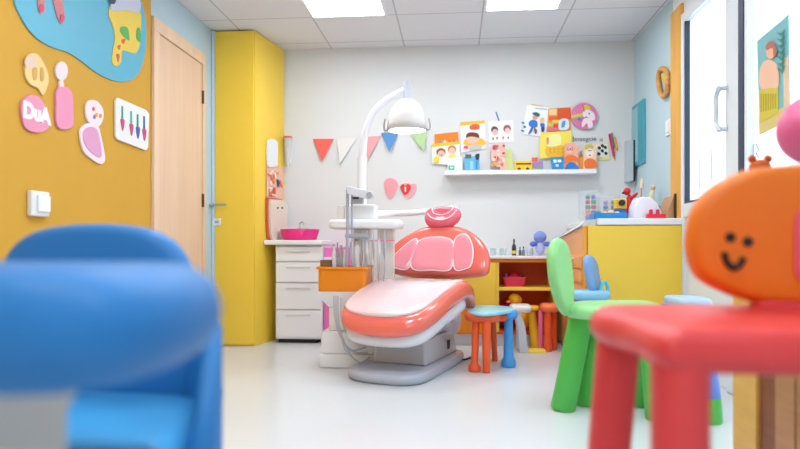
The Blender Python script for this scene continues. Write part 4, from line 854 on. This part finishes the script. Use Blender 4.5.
# small table orange/blue
zt = .372
lA, lB, lCc, lD = G(474.5, 371.5), G(486.5, 373), G(508.5, 367), G(495, 361)
t = thing('play_table', 'small low table with orange and blue corners beside the dental chair', 'table', (lA.x+.13, lA.y+.2, 0))
ctr = (lA+lB+lCc+lD)/4
po = sp2([(lA.x-.03, lA.y-.01), (lB.x, lB.y-.05), (lCc.x+.03, lCc.y-.03), (lCc.x+.04, lCc.y+.12), (lD.x+.03, lD.y+.05), (lD.x-.12, lD.y+.04), (lA.x-.04, lA.y+.14)], 6)
ob('table_top', M().pillow(po, .022, .01, lambda u, v, w_: (u, v, zt-.003+w_)), LBP, t)
ob('corner', M().pillow([(lA.x+.05+(x-.0)*.085*1.35, lA.y+.03+y*.085) for x, y in ellp(0, 0, 1, 1, 24)], .06, .025, lambda u, v, w_: (u, v, zt-.027+w_)), OP, t, ang=80)
ob('corner', M().pillow([(lCc.x+x*.058, lCc.y+y*.07) for x, y in ellp(0, 0, 1, 1, 24)], .06, .025, lambda u, v, w_: (u, v, zt-.027+w_)), BP, t, ang=80)
ob('orange_rim', M().tube([(lB.x-.04, lB.y+.02, zt-.04), (lCc.x-.03, lCc.y-.04, zt-.04)], .028, 12), OP, t)
ob('table_leg', leg((lA.x+.01, lA.y+.01, zt-.05), (lA.x, lA.y, 0), .024, .022, .042), OP, t)
ob('table_leg', leg((lB.x-.0, lB.y+.02, zt-.05), (lB.x, lB.y, 0), .03, .023), OP, t)
ob('table_leg', leg((lCc.x-.0, lCc.y, zt-.05), (lCc.x, lCc.y, 0), .028, .034, .05), BP, t)
ob('table_leg', leg((lD.x-.02, lD.y-.02, zt-.023), (lD.x, lD.y, 0), .022, .02), OP, t)
# white kid chair / slide behind
yv = 4.88
t = thing('white_stool', 'white and pale grey plastic stool between the play table and the shelves', 'stool', (P(519, 300, yv).x, yv, 0))
zv = P(519, 304, yv).z; x0, x1 = P(510, 300, yv).x, P(531, 300, yv).x
ob('stool_top', M().pillow(rrect(x0, x1, yv-.1, yv+.12, .04), .05, .02, lambda u, v, w_: (u, v, zv-.03+w_)), mat('stool_white', (232, 236, 238), .35), t)
for s_ in (-1, 1):
    b = M().rings([[(x0+.02, yv+.1*s_*.7+q, zv-.05) for q in (-.015, .015)] + [(x0+.07, yv+.1*s_*.7+q, zv-.05) for q in (.015, -.015)],
               [(x0+.05, yv+.1*s_*.7+q, .2) for q in (-.015, .015)] + [(x0+.105, yv+.1*s_*.7+q, .2) for q in (.015, -.015)],
               [(x0+.06, yv+.1*s_*.7+q, 0) for q in (-.015, .015)] + [(x0+.13, yv+.1*s_*.7+q, 0) for q in (.015, -.015)]])
    ob('side_panel', b, mat('cool_grey_plastic', (205, 215, 226), .4), t, bev=.006)
# yellow toy leg table and orange stool at the back
x0 = P(530, 300, 5.0).x
t = thing('yellow_stool', 'yellow plastic stool with a rounded foot in front of the shelves', 'stool', (x0, 5.0, 0))
YPL = mat('golden_plastic', (250, 190, 30), .35)
ob('stool_seat', M().pillow(rrect(x0-.02, x0+.07, 4.94, 5.06, .03), .035, .015, lambda u, v, w_: (u, v, .315+w_)), YPL, t)
ob('stool_leg', M().tube([(x0+.045, 5.0, .0), (x0+.045, 5.0, .04), (x0+.02, 5.0, .2), (x0+.01, 5.0, .30)], [.042, .04, .03, .028], 14), YPL, t)
ob('floor_mat', M().box(P(524, 300, 4.98).x, P(543, 300, 4.98).x, 4.80, 4.93, .0005, .02), flat((250, 225, 90)), None, 'small yellow foam mat on the floor below the open shelves', 'mat', bev=.005)
yo = 4.93; xo0, xo1 = P(541, 300, yo).x, P(555, 300, yo).x; zo_ = P(548, 303.5, yo).z
t = thing('orange_stool', 'small orange stool with pink leg behind the green chair', 'stool', ((xo0+xo1)/2, yo, 0))
ob('stool_seat', M().pillow(rrect(xo0-.005, xo1+.02, yo-.1, yo+.1, .05), .06, .028, lambda u, v, w_: (u, v, zo_-.03+w_)), mat('salmon_plastic', (242, 120, 70), .4), t, ang=80)
ob('stool_leg', leg((xo0+.045, yo-.04, zo_-.05), (xo0+.045, yo-.05, 0), .025, .03), OP, t)
ob('stool_leg', leg((xo0+.0, yo+.0, zo_-.05), (xo0-.005, yo-.0, 0), .018, .02), mat('pink_plastic', (242, 110, 160), .4), t, )
ob('stool_leg', leg((xo1-.005, yo+.04, zo_-.05), (xo1-.002, yo+.05, 0), .022, .026), OP, t)
# ---- green chair
GP = mat('green_plastic', (80, 190, 80), .35); GP2 = mat('mint_plastic', (150, 222, 150), .35)
g1, g2, g3 = G(569, 410), G(592, 413), G(657, 421)
yg = (g1.y+g3.y)/2; zs_g = .488
t = thing('green_chair', 'green plastic children chair with oval backrest facing right', 'chair', (g1.x+.2, yg, 0))
cx_ = g1.x+.27; sb_ = [(g1.x-.01, g3.y+.0), (g1.x+.1, g3.y-.06), (g1.x+.28, g3.y-.07), (g1.x+.39, g3.y-.04), (g1.x+.42, yg+.05), (g1.x+.39, g1.y+.12), (g1.x+.24, g1.y+.16), (g1.x+.06, g1.y+.14), (g1.x-.03, yg+.05)]
ob('seat', M().pillow(sp2(sb_, 6), .06, .03, lambda u, v, w_: (u, v, zs_g+w_+.012*((u-g1.x)/.5)), dish=.012, steps=8), GP2, t, ang=80)
bl = []
def GB(u, h, w_):      # backrest, plate in the (y,z) plane, slightly turned and leaning left
    a = math.radians(27)
    xx = w_*math.cos(a) + u*math.sin(a); yy = -w_*math.sin(a)+u*math.cos(a)
    return (g1.x-.035 + xx - .16*h + .5*h*h*.3, yg-.04+yy, zs_g+.0+h)
ob('backrest', M().pillow(sp2([(-.03, -.01), (-.09, .05), (-.125, .15), (-.12, .26), (-.07, .325), (0, .345), (.07, .325), (.12, .26), (.125, .15), (.09, .05), (.03, -.01)], 6), .05, .024, GB, steps=8), mat('leaf_plastic', (140, 212, 135), .35), t, ang=80)
zleg = zs_g-.02
g1 = Vector((g1.x-.03, g1.y, 0))
for q, tx, rr in ((g1, .09, .06), (Vector((g2.x-.01, g1.y+.1, 0)), .05, .045), (Vector((g3.x+.0, g3.y+.02, 0)), -.04, .045), (Vector((g3.x-.01, g1.y+.1, 0)), -.03, .042)):
    ob('leg', leg((q.x+tx, q.y, zleg), (q.x, q.y, 0), rr*.95, rr), GP, t)
# blue-green stool to its right
g4 = G(706, 421.5); 
t = thing('blue_stool', 'pale blue stool with blue legs and green feet right of the green chair', 'stool', (g4.x-.1, g4.y+.1, 0))
zq = .53
ob('stool_seat', M().pillow(rrect(g4.x-.11, g4.x+.05, g4.y-.0, g4.y+.30, .07), .045, .02, lambda u, v, w_: (u, v, zq+w_)), mat('powder_blue_plastic', (165, 195, 222), .4), t, ang=80)
for dx_, dy_ in ((0, 0), (0, .24), (-.09, .24)):
    top = Vector((g4.x+dx_-.01, g4.y+dy_, zq-.02)); bot = Vector((g4.x+dx_, g4.y+dy_, .115))
    lg = ob('leg', M().tube([bot, bot.lerp(top, .5), top], [.062, .042, .03], 14), mat('denim_plastic', (90, 130, 215), .4), t)
    ob('green_foot', M().tube([(bot.x, bot.y, 0), (bot.x, bot.y, .01), (bot.x, bot.y, .114)], [.066, .07, .062], 14), GP, lg)
# small blue chair behind
gb = G(583, 374); yb_ = gb.y; z_s = P(590, 291.5, yb_).z
t = thing('small_blue_chair', 'light blue small chair with upright back in front of the peach drawers', 'chair', (gb.x+.05, yb_, 0))
x0, x1 = P(576, 300, yb_).x, P(609, 300, yb_).x
ob('seat', M().pillow(rrect(x0-.035, x1, yb_-.1, yb_+.12, .06), .06, .028, lambda u, v, w_: (u, v, z_s-.02+w_)), mat('baby_blue_plastic', (135, 195, 230), .35), t, ang=80)
zbt = P(590, 255, yb_).z-z_s
xbk = P(591, 280, yb_).x
ob('backrest', M().pillow(sp2([(-.07, 0), (-.085, zbt*.5), (-.07, zbt*.85), (-.02, zbt), (.03, zbt*.97), (.08, zbt*.8), (.09, zbt*.45), (.07, 0)], 5), .065, .028, lambda u, h, w_: (xbk+.01+w_*.9+u*.45-.04*(h/zbt)+.02, yb_+.02+u*.9, z_s+h)), mat('steel_blue_plastic', (120, 165, 215), .4), t, ang=80)
ring_ = [(P(603.5, 290, yb_).x+.022*math.cos(a), yb_-.02, P(603.5, 290, yb_).z+.05*math.sin(a)) for a in [2*PI*k/20 for k in range(21)]]
ob('side_ring', M().tube(ring_, .01, 8, cap=False), mat('cyan_plastic', (70, 195, 225), .3), t)
for dx_, dy_ in ((.03, -.05), (.15, -.05), (.03, .08), (.15, .08)):
    ob('leg', leg((x0+dx_, yb_+dy_, z_s-.04), (x0+dx_-.01 if dx_ < .1 else x0+dx_+.01, yb_+dy_, 0), .022, .03), BP, t)
# purple slipper-like toy on floor
p = G(636, 373)
ob('purple_block', M().pillow(rrect(p.x-.045, p.x+.055, p.y, p.y+.09, .03), .06, .025, lambda u, v, w_: (u, v, .031+w_)), flat((190, 60, 150)), None, 'purple toy lump on the floor under the green chair', 'toy')

# ================================================================ near cabinet, bottom right
yn = 1.92
def nx(px): return P(px, 245, yn).x
zn = P(760, 205, yn).z; xn = .98
def ny(px): return X_(px, 245, xn).y
ye = ny(733)
t = thing('play_cabinet', 'ochre, brown and tan wooden cabinet behind the red chair', 'cabinet', ((xn+XR)/2, 2.1, 0))
OF = wood('ochre_frame_wood', (212, 166, 76), (224, 178, 92))
b = M().box(xn, xn+.05, ny(756), ye, 0, zn-.025).box(XR-.10, XR-.04, yn+.03, ye, 0, zn-.025).box(xn+.05, XR-.1, ye-.03, ye, 0, zn-.025)
ob('cabinet_frame', b, OF, t)
ob('side_panel', M().box(xn+.012, xn+.03, ny(775), ny(756)-.001, 0, zn-.026), wood('dark_brown_wood', (122, 66, 36), (138, 78, 44)), t)
TAN = wood('tan_wood', (170, 122, 76), (184, 136, 90))
ob('front_board', M().box(xn, xn+.03, yn+.024, ny(775)-.001, 0, zn-.026), TAN, t)
xm_ = (xn+XR-.04)/2
for a, b2 in ((xn+.002, xm_-.002), (xm_+.002, XR-.042)):
    d = ob('cabinet_door', M().box(a, b2, yn, yn+.02, .02, zn-.028), TAN, t, bev=.002)
ob('cabinet_top', M().box(xn-.004, XR-.04, yn-.004, ye, zn-.024, zn), OF, t, bev=.004)
x0 = xn+.008; za = P(790, 163, yn+.05).z
t = thing('white_crate', 'white plastic crate on top of the ochre cabinet', 'crate', (x0+.15, yn+.15, zn))
ob('crate_body', M().box(x0+.012, XR-.09, yn+.03, yn+.215, zn+.001, za-.03), mat('crate_white', (205, 205, 210), .4), t, bev=.01)
ob('crate_lid', M().box(x0, XR-.08, yn+.02, yn+.225, za-.029, za), mat('crate_lid_white', (214, 214, 220), .4), t, bev=.01)
pb_ = P(817, 130, yn+.12); rB = .108
ob('pink_ball', M().ell((pb_.x, yn+.12, za+rB+.001), (rB, rB, rB), 28, 18), mat('rose_rubber', (214, 92, 140), .45), None, 'large pink ball on the white crate', 'ball')
yt_ = ye-.04; bp_ = P(760, 168, yt_)
t = thing('teddy_bear', 'small brown teddy beside the white crate, just above the orange backrest', 'toy', (bp_.x, yt_, zn))
TB = mat('teddy_brown', (190, 90, 30), .9, bump=.5, scale=60)
ob('teddy_head', M().ell((bp_.x, yt_, bp_.z), (.036, .03, .03)), TB, t)
ob('teddy_body', M().ell((bp_.x, yt_, (zn+bp_.z-.02)/2), (.034, .03, (bp_.z-.02-zn)/2)), TB, t)
for s_ in (-1, 1): ob('teddy_ear', M().ell((bp_.x+s_*.026, yt_, P(760, 159, yt_).z), (.014, .01, .014)), TB, t)

# ================================================================ red chair, right foreground
RP = mat('red_plastic', (228, 66, 68), .38); OR2 = mat('orange_back_plastic', (238, 122, 18), .45)
yR = 1.08; xR = P(680, 245, yR).x; zR = CH-.135
t = thing('red_chair', 'red plastic chair with a smiling orange backrest in the right foreground', 'chair', (xR+.35, 1.25, 0))
lr = P(613, 400, 1.38)
xr_b = xR+.62
so = sp2([(xR-.045, yR-.03), (xR+.03, yR-.05), (xR+.35, yR-.05), (xr_b, yR-.04), (xr_b+.05, yR+.05), (xr_b+.05, yR+.35), (xr_b, yR+.43), (xR+.3, yR+.44), (xR+.0, yR+.42), (lr.x-.035, 1.43), (lr.x-.045, 1.33), (lr.x-.02, 1.22)], 6)
ob('seat', M().pillow(so, .072, .036, lambda u, v, w_: (u, v, zR-.034+w_), dish=.003, steps=12), RP, t, ang=80)
ob('leg', leg((xR, yR, zR-.03), (xR, yR-.0, 0), .046, .044, n=20), RP, t)
ob('leg', leg((lr.x+.015, 1.38, zR-.02), (lr.x-.04, 1.38, 0), .044, .042, n=20), RP, t)
ob('leg', leg((xr_b, yR, zR-.02), (xr_b, yR, 0), .04, .044, n=20), RP, t)
ob('leg', leg((xr_b, yR+.38, zR-.02), (xr_b, yR+.40, 0), .038, .042, n=20), RP, t)
yBk = 1.44; xb0 = P(685, 245, yBk).x; xb1 = xb0+.46
zB0, zB1 = P(760, 304, yBk).z, P(790, 167, yBk).z; zm = (zB0+zB1)/2; hB = (zB1-zB0)/2
bk = sp2([(xb0, zm-.01), (xb0+.02, zm+.07), (xb0+.075, zm+hB*.82), (xb0+.16, zm+hB), (xb0+.3, zm+hB), (xb0+.4, zm+hB*.8), (xb1, zm+.05), (xb1, zm-.06), (xb0+.4, zm-hB*.85), (xb0+.3, zm-hB), (xb0+.15, zm-hB*.98), (xb0+.06, zm-hB*.78), (xb0+.015, zm-.08)], 6)
ob('backrest', M().pillow(bk, .07, .03, lambda u, v, w_: (u, yBk+w_, v), steps=10), OR2, t, ang=80, label='orange rounded backrest with a smiling face')
bkf = yBk-.0355
ob('back_post', M().pillow(rrect(P(750, 300, yBk).x, P(750, 300, yBk).x+.26, yBk-.03, yBk+.03, .03), .06, .01, lambda u, v, w_: (u, v, zR-.005+w_)), RP, t)
FK = mat('face_black', (45, 22, 12), .5)
for px, py in ((730.5, 237.5), (748, 242)): 
    p = P(px, py, bkf); ob('eye', M().lathe([(.0115, 0), (.0105, .003)], (p.x, bkf+.001, p.z), 16, (0, -1, 0)), FK, t)
sm = spline([P(a, b2, bkf-.001) for a, b2 in ((724.5, 252), (726.5, 261), (733, 267.5), (740, 264.5), (743.5, 257.5))], 6, False)
ob('smile', M().tube(sm, .0075, 8), FK, t)
p0, p1 = P(794, 205, bkf), P(794, 285, bkf)
ob('pink_cheek', M().pillow(rrect(p0.x, p0.x+.12, p1.z, p0.z, .035), .006, .002, lambda u, v, w_: (u, bkf-.003+w_, v)), mat('cheek_pink', (236, 92, 120), .45), t)

# ================================================================ blue table and chair, left foreground
BL = mat('royal_blue_plastic', (34, 124, 196), .5)
t = thing('blue_table', 'blue round-edged table with grey pedestal in the left foreground', 'table', (-.52, .78, 0))
xe = P(190, 300, .66).x
tb = sp2([(xe, .70), (xe-.012, .60), (xe-.06, .545), (xe-.2, .53), (xe-.55, .53), (xe-.72, .56), (xe-.78, .68), (xe-.72, .82), (xe-.5, .88), (xe-.15, .88), (xe-.03, .82)], 7)
ob('table_top', M().pillow(tb, .118, .055, lambda u, v, w_: (u, v, .718+w_), steps=14), BL, t, ang=80)
pr = [(.21, .12, 0), (.2, .115, .02), (.14, .09, .1), (.125, .085, .45), (.13, .085, .60), (.15, .092, .63), (.185, .11, .662)]
cxp = xe-.315
ob('pedestal', M().rings([[(cxp+a*math.cos(k*PI/16), .72+b3*math.sin(k*PI/16), z) for k in range(32)] for a, b3, z in pr]), mat('pedestal_grey', (198, 196, 190), .5), t, ang=60)
t = thing('blue_chair', 'blue rounded tub chair behind the blue table', 'chair', (-.72, 1.25, 0))
cb = P(97, 245, 1.42).x; zb1 = P(97, 224, 1.42).z; hw = .238
bo = sp2([(cb-hw-.01, .40), (cb-hw, .62), (cb-hw*.93, .76), (cb-hw*.62, zb1-.018), (cb, zb1), (cb+hw*.62, zb1-.018), (cb+hw*.93, .76), (cb+hw*1.03, .62), (cb+hw+.03, .40)], 6)
ob('backrest', M().pillow(bo, .07, .034, lambda u, v, w_: (u, 1.42+w_, v), steps=10), BL, t, ang=80)
xs = P(186, 400, 1.05).x
ob('seat', M().pillow(sp2([(cb-.24, 1.37), (cb-.27, 1.2), (cb-.25, 1.05), (cb-.15, 1.0), (xs-.07, 1.0), (xs-.012, 1.03), (xs-.03, 1.2), (cb+.25, 1.37)], 6), .10, .045, lambda u, v, w_: (u, v, .425+w_), steps=10), mat('light_blue_plastic', (70, 165, 225), .38), t, ang=80)
def side(pts, nm):
    rs = []
    for (x, y, zt_) in pts:
        rs.append([(x+a, y, z) for a, z in ((-.018, .02), (.018, .02), (.018, zt_-.02), (.008, zt_), (-.008, zt_), (-.018, zt_-.02))])
    ob(nm, M().rings(rs), BL, t, ang=60)
side([(xs+.012, 1.06, .44), (xs+.010, 1.10, .52), (xs-.01, 1.2, .66), (cb+hw+.0, 1.40, .74)], 'side_panel')
side([(cb-.29, 1.0, .60), (cb-.29, 1.06, .68), (cb-.27, 1.2, .72), (cb-hw+.0, 1.40, .74)], 'side_panel')
ob('front_panel', M().box(cb-.27, xs-.04, 1.04, 1.07, .02, .373), BL, t)
ob('back_panel', M().box(cb-hw+.02, cb+hw-.02, 1.39, 1.44, .02, .42), BL, t)
